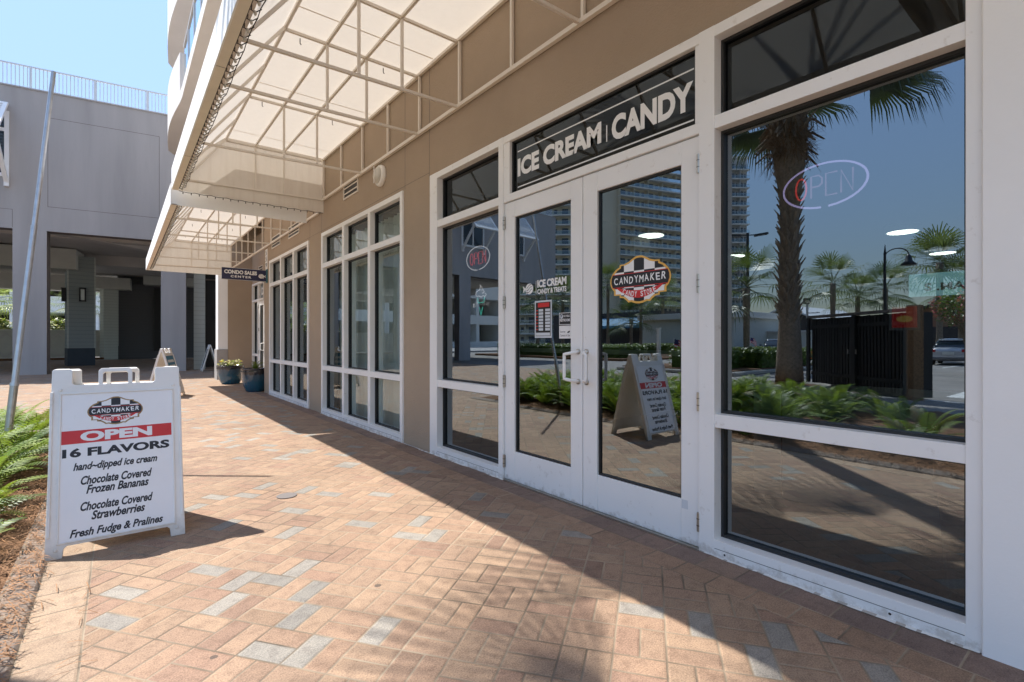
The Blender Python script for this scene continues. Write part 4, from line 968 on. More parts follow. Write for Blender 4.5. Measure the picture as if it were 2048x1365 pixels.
pot(2.58, 13.32, .31, .56, 'blue glazed pot with low green fern beside the recessed entrance', 'fern')
# ------------------------------------------------------------------ grey building across the drive
gb = thing('grey_parking_building', 'grey stucco building on piers with a dark undercroft and roof railing', 'building', (2.14, 24.0, 0))
GE = V3(.9918, -.128, 0); GN = V3(-.128, -.9918, 0); G = (V3(2.14, 24.0, 0), GE, V3(0, 0, 1), GN)
mb = MB(); th = .47
mb.fbox(G, -22, 6.5, 5.17, 10.16, -th, 0, 'grey_stucco')
PIERS = [(-5.14, -4.24), (-.86, -.03), (-9.42, -8.52), (-13.7, -12.8), (-18.0, -17.1), (3.4, 4.3)]
for a, b in PIERS: mb.fbox(G, a, b, 0, 5.17, -th, 0, 'grey_stucco')
mb.build('wall', gb)
mb = MB()
for a, b in PIERS: 
    mb.fbox(G, b, b + .003, 0, 5.167, -th + .01, -.012, 'grey_dark')
mb.fbox(G, -22, 6.5, 5.164, 5.169, -th + .01, -.012, 'grey_dark')
for q in ((-4.2, -.92, 9.26, 9.275), (-4.2, -.92, 6.045, 6.06), (-4.215, -4.2, 6.045, 9.275), (-.92, -.905, 6.045, 9.275), (-9.0, -5.15, 5.83, 5.842), (-5.15, -5.138, 5.2, 5.842)): mb.fbox(G, *q, .0, .0015, 'grey_dark')
mb.fbox(G, -22, 6.5, 10.16, 10.20, -th - .02, .03, 'grey_stucco'); mb.build('score_lines', gb)
mb = MB()
mb.fbox(G, -22, 9, 5.62, 5.9, -22, -th, 'ceil_grey')
mb.fbox(G, -22, 9, 5.30, 5.62, -2.6, -2.1, 'ceil_grey'); mb.fbox(G, -22, 9, 5.10, 5.62, -9.6, -8.9, 'ceil_grey'); mb.fbox(G, -22, 9, 5.0, 5.62, -21, -20.2, 'ceil_grey')
mb.bar((G[0] + GE*-4.4 + GN*-1.0 + V3(0, 0, 5.45)), (G[0] + GE*3 + GN*-9.0 + V3(0, 0, 5.45)), .5, .34, 'ceil_grey'); mb.build('soffit', gb)
for (a, b, z0, z1, n0, n1) in ((-11, -4.69, 4.60, 5.55, -8.6, -6.9), (-5.93, -3.92, 4.63, 5.40, -19, -18.0), (-3.16, .8, 5.0, 5.6, -18.6, -17.6), (-12, -5.0, 4.5, 5.0, -19.9, -18.9)):
    mb = MB(); mb.fbox(G, a, b, z0, z1, n0, n1, 'cream'); mb.build('ceiling_bulkhead', gb, bevel=.01)
def column(u, n, w, ang, z1, m, base, name='inner_column'):
    c = G[0] + GE*u + GN*n; ca, sa = math.cos(R(ang)), math.sin(R(ang)); H = (c, V3(ca, sa, 0), V3(0, 0, 1), V3(sa, -ca, 0))
    mb = MB(); mb.fbox(H, -w/2, w/2, .85, z1, -w/2, w/2, m)
    for s0 in (-1, 1): mb.fbox(H, s0*w/2 - .03, s0*w/2 + .03, .851, z1 - .01, w/2 - .03, w/2 + .012, 'siding_light')
    mb.fbox(H, -w/2 - .01, w/2 + .01, -.05, .85, -w/2 - .01, w/2 + .01, base); o = mb.build(name, gb); return H
H = column(-4.72, -7.9, 1.0, 10, 5.3, 'siding', 'navy_base')
H2 = column(-5.12, -18.6, .75, 18, 4.9, 'siding_light', 'siding_light')
def sconce(c, out, label):
    t = thing('wall_sconce', label, 'wall lamp', c, 'black wall lanterns on the siding column'); a = V3(-out.y, out.x, 0); Q = (Vector(c), a, V3(0, 0, 1), out)
    mb = MB(); mb.fbox(Q, -.13, .13, -.33, -.29, 0, .16, 'black'); mb.fbox(Q, -.13, .13, .29, .33, 0, .18, 'black'); mb.fbox(Q, -.12, .12, -.29, .29, 0, .03, 'black')
    for s_ in (-.12, .10): mb.fbox(Q, s_, s_ + .02, -.29, .29, .03, .15, 'black')
    mb.build('lantern_frame', t); mb = MB(); mb.fbox(Q, -.07, .07, -.26, .26, .04, .12, 'curtain'); mb.build('glass', t)
c = H[0] + H[3]*.515 + H[1]*.02 + V3(0, 0, 3.44); sconce(tuple(c), H[3], 'black lantern on the front of the siding column')
c = H[0] - H[1]*.515 - H[3]*.05 + V3(0, 0, 3.44); sconce(tuple(c), -H[1], 'black lantern on the narrow left side of the siding column')
mb = MB(); mb.fbox(G, -4.7, 9, -.05, 5.6, -19.4, -18.9, 'siding_dark'); mb.fbox(G, -2.66, -1.2, .5, 4.9, -18.9, -18.8, 'black'); mb.build('rear_wall', gb)
mb = MB(); mb.fbox(G, .21, .62, -.02, 5.3, -1.4, -.8, 'siding_light'); mb.build('pilaster', gb, bevel=.01)
mb = MB(); mb.fbox(G, .3, 6, -.02, 5.6, -3.4, -3.0, 'black'); mb.fbox(G, .3, 6, 4.0, 4.06, -3.0, -2.9, 'grey_dark'); mb.build('dark_doorway', gb)
mb = MB(); mb.text('lake', G, .86, 2.25, 2.15, 2.75, -2.99, 'cabinet', .0); mb.text('WINE', G, 1.0, 2.9, 1.35, 1.85, -2.99, 'cabinet', .03)
bpy.data.materials['dark_cabinet'].name = 'dark_cabinet'; mb.build('lettering', gb)
mb = MB(); mb.fbox(G, -24, -5.4, .12, 1.80, -19.05, -18.95, 'cream'); mb.fbox(G, -24, -5.4, 1.80, 1.92, -19.1, -18.9, 'cream')
for k in range(15):
    u = -24 + 1.25*k
    for s_ in (0, 1):
        p = G[0] + GE*u + GN*-18.93 + V3(0, 0, .2 + s_*1.5); q = G[0] + GE*(u + 1.25) + GN*-18.93 + V3(0, 0, .2 + (1 - s_)*1.5); mb.bar(p, q, .03, .05, 'ceil_grey')
tag(mb.build('lattice_fence'), 'cream panel fence with crossed slats at the back of the undercroft', 'fence')
mb = MB(); mb.fbox(G, -24, -5.3, -.02, .10, -18.8, -17.9, 'mulch'); mb.build('rear_bed', kind='structure')
t = thing('roof_railing', 'white picket railing along the roof edge of the grey building', 'railing', tuple(G[0] + V3(0, 0, 10.2)))
mb = MB(); mb.fbox(G, -22, 6.5, 11.03, 11.08, -.26, -.21, 'rail_blue'); mb.fbox(G, -22, 6.5, 10.27, 10.31, -.255, -.215, 'rail_blue'); mb.build('top_rail', t)
mb = MB(); mb.fbox(G, 0, .022, 10.31, 11.03, -.246, -.224, 'rail_blue'); b0 = mb.build('baluster', t)
for k in range(1, 58): o = b0.copy(); COL.objects.link(o); o.parent = t; o.location = GE*(-.107*k)
mb = MB()
for k in range(58, 205): mb.fbox(G, -.107*k, -.107*k + .022, 10.31, 11.03, -.246, -.224, 'rail_blue')
for k in range(1, 58): mb.fbox(G, .107*k, .107*k + .022, 10.31, 11.03, -.246, -.224, 'rail_blue')
o = mb.build('baluster', t); o['kind'] = 'stuff'
for u in (-2.95, -1.35, -4.75, -6.55, -8.35, .45, 2.25):
    mb = MB(); mb.fbox(G, u, u + .06, 10.20, 11.03, -.262, -.202, 'rail_blue'); mb.build('post', t)
def shuttered(u0, u1, z0, z1):
    mb = MB(); w = 'white_frame'
    mb.fbox(G, u0, u0 + .12, z0, z1, 0, .05, w); mb.fbox(G, u1 - .12, u1, z0, z1, 0, .05, w); mb.fbox(G, u0 + .12, u1 - .12, z0, z0 + .12, 0, .05, w); mb.fbox(G, u0 + .12, u1 - .12, z1 - .12, z1, 0, .05, w)
    mb.fbox(G, u0 + .12, u1 - .12, z1 - .72, z1 - .60, 0, .045, w); mb.fbox(G, (u0+u1)/2 - .05, (u0+u1)/2 + .05, z0 + .12, z1 - .72, 0, .04, w); fr = mb.build('window', gb)
    mb = MB(); mb.fbox(G, u0 + .12, u1 - .12, z0 + .12, z1 - .12, .002, .006, 'glass_dark'); mb.build('pane', fr)
    tilt = R(38); V = V3(0, 0, -1)*math.cos(tilt) + GN*math.sin(tilt); O = G[0] + GE*u0 + GN*.10 + V3(0, 0, z1 + .25); W = u1 - u0; L = 2.05; N = GE.cross(V)*-1; S = (O, GE, V, N)
    mb = MB(); mb.fbox(S, 0, .11, 0, L, -.04, .04, w); mb.fbox(S, W - .11, W, 0, L, -.04, .04, w); mb.fbox(S, .11, W - .11, 0, .11, -.04, .04, w); mb.fbox(S, .11, W - .11, L - .11, L, -.04, .04, w)
    v = .16
    while v < L - .16: mb.fbox(S, .11, W - .11, v, v + .055, -.03, .03, w); v += .12
    mb.build('shutter', fr)
    for u in (u0 + .06, u1 - .06): 
        mb = MB()
        a = G[0] + GE*u + V3(0, 0, z0 - .2) + GN*.05; b = G[0] + GE*u + V3(0, 0, z1 + .25) + GN*.10 + V*1.75; mb.bar(a, b, .11, .11, w); mb.bar(a - V3(0, 0, .14), a + V3(0, 0, .22), .13, .13, w)
        mb.build('strut', fr)
for u in (-7.05, -10.9, -14.8, -18.6): shuttered(u, u + 1.83, 6.95, 9.25)
# ------------------------------------------------------------------ palms
def fan(mb, base, d, L, rr, m, plen=.9, nb=30, droop=.5, spread=2.5):
    """one fan leaf: petiole, then narrow blades in a costapalmate fan"""
    d = d.normalized(); side = d.cross(V3(0, 0, 1)); side = side.normalized() if side.length > .05 else V3(1, 0, 0); up = side.cross(d)
    p1 = base + d*plen*.5 + V3(0, 0, -.02); p2 = base + d*plen + V3(0, 0, -.10*plen); mb.tube([base, p1, p2], [.022, .015, .010], 'petiole', 5)
    f = (p2 - p1).normalized(); side = f.cross(V3(0, 0, 1)); side = side.normalized() if side.length > .05 else side; up = side.cross(f)
    for k in range(nb):
        a = -spread/2 + spread*k/(nb - 1); q = f*math.cos(a) + side*math.sin(a) + up*(.10 + .1*math.cos(a*2)); q.normalize()
        ll = L*(.72 + .28*math.cos(a*.7))*rr.uniform(.9, 1.06); w = q.cross(up).normalized()*(L*.021)
        c = p2 + f*.12*math.cos(a)
        dr = V3(0, 0, -1)*ll*droop
        a1 = c + q*ll*.5 + dr*.10; a2 = c + q*ll*.80 + dr*.33 ; a3 = c + q*ll*.93 + dr*rr.uniform(.6, 1.0)
        mb.poly([c - w*.35, a1 - w, a1 + w, c + w*.35], m); mb.poly([a1 - w, a2 - w*.55, a2 + w*.55, a1 + w], m); mb.poly([a2 - w*.55, a3, a2 + w*.55], m)
def palm(name, label, x, y, h, r, seed, fronds=24, nb=30, boots=True, L=1.0, plen=.9, skirt=True, lean=(0, 0), leaf='palm_leaf', group=None, skirt_z=(-.42, .15), e1=-.5):
    t = thing(name, label, 'palm tree', (x, y, 0), group); rr = random.Random(seed); c = lambda z: V3(x + lean[0]*(z/h)**1.5, y + lean[1]*(z/h)**1.5, z)
    mb = MB(); n = 14; path = [c(h*k/n) for k in range(n + 1)]; rad = [r*(1.25 - .45*min(1, k/4) + (.75*max(0, (k/n - .62))/.2 if boots and k/n < .84 else (.7 if boots and k < n else .1 if k > 10 else 0))) for k in range(n + 1)]
    mb.tube(path, rad, 'trunk', 14); mb.build('trunk', t, smooth=True)
    if boots:
        mb = MB(); z = h*.20; k = 0
        while z < h - .05:
            q = (z/h); rz = r*(.86 + .75*min(.22, max(0, q - .62))/.2)
            for j in range(7):
                a = j*2*math.pi/7 + k*.47 + rr.uniform(-.12, .12); o = V3(math.cos(a), math.sin(a), 0); b = c(z) + o*rz*.8; sw = V3(-o.y, o.x, 0)*(.062*r/.2)
                ln = r/.2*rr.uniform(.16, .26)*(1 + .7*max(0, q - .8)/.2); tl = rr.uniform(.30, .55) + .35*max(0, q - .8)/.2
                m1 = b + o*ln*.35*tl + V3(0, 0, ln*.62); tip = b + o*ln*(tl + .1) + V3(0, 0, ln*1.15) + sw*rr.uniform(-.5, .5)
                th = o*.022 - V3(0, 0, .012)
                mb.add([b - sw*1.25, b + sw*1.25, m1 + sw*.75, tip + sw*.30, tip - sw*.30, m1 - sw*.75, b + th*2, m1 + th*1.8, tip + th*.6],
                       [(0, 5, 4, 3, 2, 1), (0, 1, 6), (1, 2, 7, 6), (2, 3, 8, 7), (5, 0, 6, 7), (4, 5, 7, 8), (3, 4, 8)], 'trunk')
            z += .125*r/.2; k += 1
        mb.build('leaf_base', t)
    if skirt:
        mb = MB()
        for k in range(900):
            a = rr.uniform(0, 6.28); z = h + rr.uniform(*skirt_z); q = r*rr.uniform(.9, 2.2); o = V3(math.cos(a), math.sin(a), 0); b = c(z) + o*q*.95; tip = c(z) + o*(q + r*rr.uniform(.25, 1.1)) + V3(0, 0, r*rr.uniform(-1.6, .3)); sw = V3(-o.y, o.x, 0)*.05*r
            mb.poly([b - sw, tip - sw*.3, tip + sw*.3, b + sw], 'thatch')
        for k in range(26):
            a = rr.uniform(0, 6.28); o = V3(math.cos(a), math.sin(a), 0); b = c(h + rr.uniform(*skirt_z)) + o*r*.9
            mb.tube([b, b + o*1.1*r + V3(0, 0, .4*r), b + o*2.1*r + V3(0, 0, -.5*r)], [.17*r, .14*r, .07*r], 'trunk', 5)
        mb.build('dry_skirt', t)
    mb = MB(); top = c(h)
    for k in range(fronds):
        a = k*2.399 + rr.uniform(-.2, .2); e = 1.25 - (1.25 - e1)*(k/fronds)**.9 + rr.uniform(-.12, .12)
        d = V3(math.cos(a)*math.cos(e), math.sin(a)*math.cos(e), math.sin(e)); fan(mb, top + V3(0, 0, .15 - .2*k/fronds) + d*.08, d, L*rr.uniform(.85, 1.1), rr, leaf, plen*rr.uniform(.8, 1.15), nb, .35 + .25*k/fronds)
    mb.build('crown', t)
    return t
palm('palm_tree', 'large palm with a shaggy boot covered trunk mirrored in the big window', -9.3, 6.25, 8.2, .295, 3, 24, 44, L=1.75, plen=1.6, skirt_z=(-1.9, -.8), e1=-.22, leaf='palm_backlit')
palm('palm_tree', 'tall palm in the fern bed whose fronds shade the near paving', -2.2, 4.55, 7.45, .17, 9, 16, 19, boots=False, L=1.1, plen=1.2, skirt=False, e1=-.25, lean=(1.1, -.45))
mb = MB(); mb.lathe([(1.0, -.13), (1.0, .02), (.9, .03), (.85, -.02)], (-9.3, 6.25, 0), 'kerb', 28, cap=False); mb.build('tree_pit_kerb', kind='structure', smooth=False)
mb = MB(); mb.lathe([(.88, -.03), (.02, .03)], (-9.3, 6.25, 0), 'mulch', 20); mb.build('tree_pit_bed', kind='structure')
t = thing('slatted_enclosure', 'dark slatted bin enclosure with tan end post mirrored behind the ferns', 'enclosure', (-9.6, 4.7, -.13))
def enc(t):
    P = V3(-10.9, 6.35, -.13); Q = V3(-8.55, 3.3, -.13); U = (Q - P).normalized(); W = (Q - P).length; N = V3(-U.y, U.x, 0); N = N if N.dot(V3(1, 0, 0)) > 0 else -N; F = (P, U, V3(0, 0, 1), N)
    mb = MB(); mb.fbox(F, .05, W - .05, .05, 2.0, -.5, -.06, 'cabinet'); mb.build('inner_wall', t); rr = random.Random(4); k = 0; u = .12
    while u < W - .25: mb = MB(); w = rr.uniform(.075, .085); mb.fbox(F, u, u + w, .08 + rr.uniform(0, .03), 1.98 + rr.uniform(-.02, .03), -.05, rr.uniform(-.028, -.018), 'black' if rr.random() < .6 else 'cabinet'); mb.build('slat', t); u += .115
    for v in (.35, 1.72): mb = MB(); mb.fbox(F, .1, W - .2, v, v + .09, -.0179, .004, 'cabinet'); mb.build('rail', t)
    mb = MB(); mb.fbox(F, -.02, W - .15, 2.03, 2.10, -.16, .05, 'grey_dark'); mb.build('cap_rail', t)
    for u in (-.05, W*.5): mb = MB(); mb.fbox(F, u, u + .13, 0, 2.03, .005, .06, 'cabinet'); mb.build('post', t)
    mb = MB(); mb.fbox(F, W - .15, W + .06, 0, 2.16, -.2, .03, 'thatch'); mb.build('end_post', t)
    for u in (W*.5 - .1, W*.5 + .2): mb = MB(); mb.fbox(F, u, u + .03, 1.0, 1.12, .061, .09, 'steel'); mb.build('latch', t)
enc(t)
FP = 'palms across the parking lot'
far = [(-16.3, 11.0, 3.55, .17, 'palm with a dense grey green crown mirrored left of the big trunk', 1.0), (-32.7, 13.3, 5.1, .19, 'palm mirrored just right of the big trunk over the white roof', 1.25), (-38.7, 13.7, 4.6, .19, 'palm with brown fronds mirrored left of the bell street lamp', 1.1),
       (-37.8, 11.7, 4.9, .18, 'palm mirrored directly behind the bell street lamp', 1.15), (-33.3, 7.8, 5.9, .2, 'tallest far palm mirrored near the pink flowering shrub', 1.35), (-34.4, 7.0, 4.6, .18, 'shorter palm beside the tallest far palm', 1.2),
       (-24.2, 34.0, 4.9, .18, 'palm mirrored in the left door above the candy decal', 1.3), (-28.1, 34.8, 5.4, .18, 'palm mirrored at the right edge of the left door', 1.3), (-31.5, 32.1, 6.6, .17, 'slim palm mirrored at the left edge of the right door', 1.2),
       (-28.4, 26.9, 3.0, .17, 'low palm mirrored under the shop badge', 1.1), (-30.5, 27.5, 5.6, .16, 'palm trunk mirrored below the middle of the shop badge', 1.2), (-37.3, 30.0, 5.6, .18, 'palm mirrored at the right edge of the right door', 1.4)]
for k, (x, y, h, r, lab, L) in enumerate(far):
    palm('palm_tree', lab, x, y, h, r, 40 + k, 22, 17, boots=False, L=L*1.25, plen=1.0, skirt=False, leaf='palm_leaf2' if k % 3 else 'palm_leaf', group=FP)
# ------------------------------------------------------------------ condo towers mirrored in the glass
def tower(label, Pq, Qq, floors, fh, depth, bays, m, z0=0, top='tower_white', bay0=0.0):
    P = V3(*Pq, 0); Q = V3(*Qq, 0); U = (Q - P).normalized(); W = (Q - P).length; N = V3(-U.y, U.x, 0)
    if N.dot(-P) < 0: N = -N
    F = (P, U, V3(0, 0, 1), N); H = floors*fh
    t = thing('condo_tower', label, 'tower', tuple((P + Q)/2), 'condominium towers across the road'); mb = MB(); mb.fbox(F, 0, W, z0, H + 1.2, -depth, 0, m); mb.build('wall', t)
    bw = (W - bay0)/bays
    b0 = MB(); w0 = MB()
    b0.fbox(F, bay0, W + .2, 0, .28, .004, 1.7, top); b0.fbox(F, bay0, W + .2, .28, .36, 1.62, 1.7, top); b0.fbox(F, bay0, W + .2, 1.25, 1.33, 1.62, 1.7, 'rail_blue'); b0.poly([F[0] + U*u + V3(0, 0, v) + N*1.65 for u, v in rect(bay0, W + .2, .36, 1.25)], 'glass_rail')
    for k in range(bays): 
        u = bay0 + k*bw; w0.fbox(F, u + bw*.18, u + bw*.55, .35, 2.35, .0, .03, 'glass_tower'); w0.fbox(F, u + bw*.70, u + bw*.88, .9, 2.2, .0, .03, 'glass_tower'); w0.fbox(F, u - .09, u + .09, .3, fh - .02, .031, 1.5, m)
    bo = b0.build('balcony', t); wo_ = w0.build('window_row', t)
    for k in range(floors):
        if k == 0: bo.location.z += z0 + .01; wo_.location.z += z0 + .01; continue
        for s_ in (bo, wo_): c = s_.copy(); COL.objects.link(c); c.parent = t; c.location.z = s_.location.z + k*fh
    mb = MB(); mb.fbox(F, -.4, W + .4, H + 1.2, H + 1.9, -depth - .4, .4, top); mb.build('roof', t)
    return F, t
tower('tan condominium tower mirrored in the left door', (-87.8, 120.1), (-102.3, 106.1), 20, 2.95, 14, 4, 'tan_tower')
tower('tan condominium tower with a blank end mirrored in the right door', (-105.4, 99.9), (-137.2, 91.5), 20, 2.95, 16, 5, 'tan_tower', bay0=6.5)
tower('grey condominium tower with red top balconies mirrored beside the big palm', (-144, 92), (-157.5, 82), 20, 3.0, 18, 3, 'grey_tower', bay0=8.0)
t = thing('flat_roofed_office', 'low beige flat roofed building mirrored in the right door', 'building', (-38, 27, 0))
mb = MB(); mb.box(-46, -36, 22, 31.5, 0, 3.2, 'cream'); mb.build('wall', t); mb = MB(); mb.box(-46.3, -35.5, 21.7, 31.8, 3.2, 3.75, 'tower_white'); mb.build('roof', t, bevel=.02)
t = thing('shop_front', 'dark shop with a blue awning mirrored in the right door', 'building', (-40, 39, 0))
mb = MB(); mb.box(-48, -41, 33, 50, 0, 4.5, 'roof_dark'); mb.build('wall', t); mb = MB(); mb.add([(-41, 33.5, 3.9), (-41, 43, 3.9), (-38.8, 43, 2.9), (-38.8, 33.5, 2.9), (-38.8, 43, 2.6), (-38.8, 33.5, 2.6)], [(0, 1, 2, 3), (3, 2, 4, 5)], 'blue_awning'); mb.build('awning', t)
def gable(label, x, y0, y1, h, ap, depth, mw, mr, emblem=False, cat='building'):
    t = thing('gabled_building', label, cat, (x, (y0 + y1)/2, 0)); ym = (y0 + y1)/2
    mb = MB(); mb.add([(x, y0, 0), (x, y1, 0), (x, y1, h), (x, ym, ap), (x, y0, h), (x - depth, y0, 0), (x - depth, y1, 0), (x - depth, y1, h), (x - depth, ym, ap), (x - depth, y0, h)], [(0, 1, 2, 3, 4), (9, 8, 7, 6, 5), (0, 4, 9, 5), (1, 6, 7, 2)], mw); mb.build('wall', t)
    mb = MB()
    for ya, yb in ((y0 - .5, ym), (y1 + .5, ym)):
        za = h - .5*(ap - h)/(ym - y0); mb.add([(x + .6, ya, za), (x + .6, yb, ap + .02), (x - depth, yb, ap + .02), (x - depth, ya, za), (x + .6, ya, za + .18), (x + .6, yb, ap + .2), (x - depth, yb, ap + .2), (x - depth, ya, za + .18)], [(0, 1, 2, 3), (4, 7, 6, 5), (0, 4, 5, 1), (0, 3, 7, 4), (1, 5, 6, 2)], mr)
    mb.build('roof', t)
    F = facade(ym, h + (ap - h)*.42, x); F = (F[0], V3(0, 1, 0), V3(0, 0, 1), V3(1, 0, 0))
    if emblem: mb = MB(); mb.prism(ell(0, 0, .62, .62, 24), F, .0, .06, 'rail_blue'); mb.prism(ell(0, 0, .42, .42, 24), F, .06, .08, 'roof_dark'); mb.build('round_emblem', t)
    mb = MB(); mb.box(x + .02, x + 3.0, ym - 3, ym + 3, 0.02, .1, 'concrete'); mb.box(x + .02, x + .06, ym - 4, ym + 4, .1, 2.4, 'roof_dark'); mb.build('shop_opening', t)
    return t
gable('terracotta gabled building with a round emblem mirrored at the right', -50, 3.6, 15.6, 2.6, 5.0, 14, 'brown_gable', 'roof_dark', True)
gable('dark gabled building with a white metal roof mirrored by the palm trunk', -52, 19.5, 29.5, 2.4, 4.9, 16, 'roof_dark', 'roof_white')
t = thing('small_shed', 'low pale block shed mirrored left of the big trunk', 'shed', (-42, 21.5, 0)); mb = MB(); mb.box(-45, -42, 18.2, 22.2, 0, 2.0, 'cream'); mb.build('wall', t); mb = MB(); mb.box(-45.2, -41.8, 18, 22.4, 2.0, 2.12, 'roof_white'); mb.build('roof', t)
mb = MB()
for k in range(60): mb.box(-44.0, -43.96, 2 + k*.2, 2.03 + k*.2, 0, 1.5, 'black')
mb.box(-44.02, -43.94, 2, 14, 1.35, 1.4, 'black'); tag(mb.build('lot_fence'), 'black picket fence mirrored behind the parked cars', 'fence')
# ------------------------------------------------------------------ lamps, flags, posts, hedges
t = thing('parking_lamp', 'tall dark lamp post with two flat heads mirrored left of the palm', 'lamp post', (-25.2, 15.4, 0))
mb = MB(); mb.tube([V3(-25.2, 15.4, -.1), V3(-25.2, 15.4, 7.9)], [.12, .08], 'black', 10); mb.build('post', t)
for s_ in (-1, 1):
    mb = MB(); c = V3(-25.2, 15.4, 7.75) + V3(.55, .8, 0).normalized()*s_*.75; d = V3(.55, .8, .12*s_).normalized(); mb.bar(c - d*.38, c + d*.38, .36, .11, 'black'); mb.bar(V3(-25.2, 15.4, 7.75), c, .06, .06, 'black'); mb.build('lamp_head', t)
t = thing('bell_street_lamp', 'dark green street lamp with a hanging bell shade', 'street lamp', (-21.1, 7.2, 0))
mb = MB(); mb.tube([V3(-21.1, 7.2, -.1), V3(-21.1, 7.2, 1.0), V3(-21.1, 7.2, 5.1)], [.10, .07, .05], 'black', 10); mb.build('post', t)
mb = MB(); mb.tube([V3(-21.1, 7.2 - .42*(1 - math.cos(a)), 4.9 + .32*math.sin(a)) for a in [math.pi*k/12 for k in range(13)]], .025, 'black', 6); mb.tube([V3(-21.1, 7.2, 5.0), V3(-21.1, 7.2, 5.45)], [.06, .01], 'black', 8); mb.build('arm', t)
mb = MB(); mb.lathe([(.03, .0), (.09, -.08), (.14, -.30), (.30, -.46)], (-21.1, 7.2 - .84, 4.92), 'black', 16); mb.build('bell_shade', t, smooth=True)
t = thing('security_light_pole', 'thin pole with floodlights mirrored right of the palm trunk', 'lamp post', (-34, 15.4, 0))
mb = MB(); mb.tube([V3(-34, 15.4, -.1), V3(-34, 15.4, 3.9)], .08, 'galv', 8); mb.box(-34.1, -33.9, 14.6, 15.4, 3.2, 3.26, 'galv'); mb.build('post', t); mb = MB(); mb.box(-34.2, -33.8, 15.2, 15.6, 3.9, 4.3, 'black'); mb.build('lamp_head', t)
def flag(x, y, h, label):
    t = thing('small_flag', label, 'flag', (x, y, 0), 'small flags in the median'); mb = MB(); mb.tube([V3(x, y, 0), V3(x, y, h)], .012, 'white_plastic', 6); mb.build('staff', t)
    mb = MB(); n = 10; W, Hh = .55, .40; 
    for k in range(n):
        for j in range(7):
            p = lambda a, b: V3(x - .02, y - .03 - W*a*.8, h - .04 - Hh*b - .30*a*a - .04*a) + V3(.06*math.sin(a*9 + b), 0, 0)
            a0, a1, b0, b1 = k/n, (k+1)/n, j/7, (j+1)/7; m = 'flag_navy' if (k < 4 and j < 4) else ('flag_red' if j % 2 == 0 else 'flag_white'); mb.poly([p(a0, b0), p(a1, b0), p(a1, b1), p(a0, b1)], m)
    mb.build('cloth', t)
flag(-14.5, 13.4, 1.35, 'small striped flag beside the white post in the median'); flag(-17.6, 21.5, 1.3, 'small striped flag farther off, mirrored in the left door')
flag(-30.5, 17.9, 1.5, 'small striped flag mirrored near the dark car')
t = thing('white_post', 'plain white post standing in the mulched median', 'post', (-13.9, 13.8, 0)); mb = MB(); mb.box(-13.97, -13.83, 13.73, 13.87, 0, 1.75, 'white_plastic'); mb.build('shaft', t, bevel=.008); mb = MB(); mb.box(-13.99, -13.81, 13.71, 13.89, 1.75, 1.80, 'white_plastic'); mb.build('cap', t)
mb = MB(); mb.box(-22, -12.6, 9.6, 15.2, -.14, .03, 'kerb'); mb.build('median_kerb', bevel=.04, kind='structure'); mb = MB(); mb.box(-21.8, -12.8, 9.8, 15.0, .031, .07, 'mulch'); mb.build('median_bed', kind='structure')
def hedge(label, x0, x1, y0, y1, h, seed):
    mb = MB(); rr = random.Random(seed); n = int((x1 - x0)*(y1 - y0)*260)
    mb.box(x0 + .12, x1 - .12, y0 + .12, y1 - .12, 0, h - .14, 'fern_dark')
    for k in range(min(n, 5200)):
        f = rr.random(); x, y, z = rr.uniform(x0, x1), rr.uniform(y0, y1), h + rr.uniform(-.12, .06)
        if f < .45: 
            z = rr.uniform(.1, h)
            if rr.random() < .5: x = rr.choice((x0, x1)) + rr.uniform(-.08, .08)
            else: y = rr.choice((y0, y1)) + rr.uniform(-.08, .08)
        a = rr.uniform(0, 6.28); d = V3(math.cos(a), math.sin(a), rr.uniform(-.6, .9))*rr.uniform(.05, .10); e = V3(-d.y, d.x, rr.uniform(-.05, .05))*.6; c = V3(x, y, z); mb.poly([c - d, c + e, c + d, c - e], 'hedge')
    tag(mb.build('hedge'), label, 'hedge')
hedge('clipped green hedge in the median left of the palm', -20.5, -15.5, 9.9, 12.2, .85, 1); hedge('dark clipped hedge behind the white post', -15.2, -13.3, 10.6, 12.9, .9, 2)
hedge('long hedge across the drive mirrored in the left door', -24, -21, 22, 36, .9, 3); hedge('hedge before the beige office', -33.5, -32, 22.5, 31, .9, 4)
mb = MB(); mb.box(-34.5, -20, 21, 38, -.14, .02, 'mulch'); mb.build('far_bed', kind='structure')
t = thing('flowering_shrub', 'pink flowering shrub mirrored at the right edge of the big window', 'shrub', (-21.1, 4.3, 0)); rr = random.Random(8)
mb = MB()
for k in range(7): a = rr.uniform(0, 6.28); mb.tube([V3(-21.1, 4.3, 0), V3(-21.1 + .3*math.cos(a), 4.3 + .3*math.sin(a), 1.4), V3(-21.1 + .9*math.cos(a), 4.3 + .9*math.sin(a), 2.8)], [.05, .035, .015], 'trunk', 5)
mb.build('stems', t); mb = MB()
for k in range(2600):
    a = rr.uniform(0, 6.28); q = 1.35*math.sqrt(rr.random()); z = 2.55 + rr.uniform(-1.0, 1.0)*(1 - (q/1.6)**2); cx, cy = -21.1 + q*math.cos(a), 4.3 + q*math.sin(a); m = 'flower_pink' if math.sin(cx*5 + z*4) + math.sin(cy*6) > .6 else 'hedge'
    a = rr.uniform(0, 6.28); d = V3(math.cos(a), math.sin(a), rr.uniform(-.8, .8))*.075; e = V3(-d.y, d.x, .02)*.5; c = V3(cx, cy, z); mb.poly([c - d, c + e, c + d, c - e], m)
mb.build('crown', t)
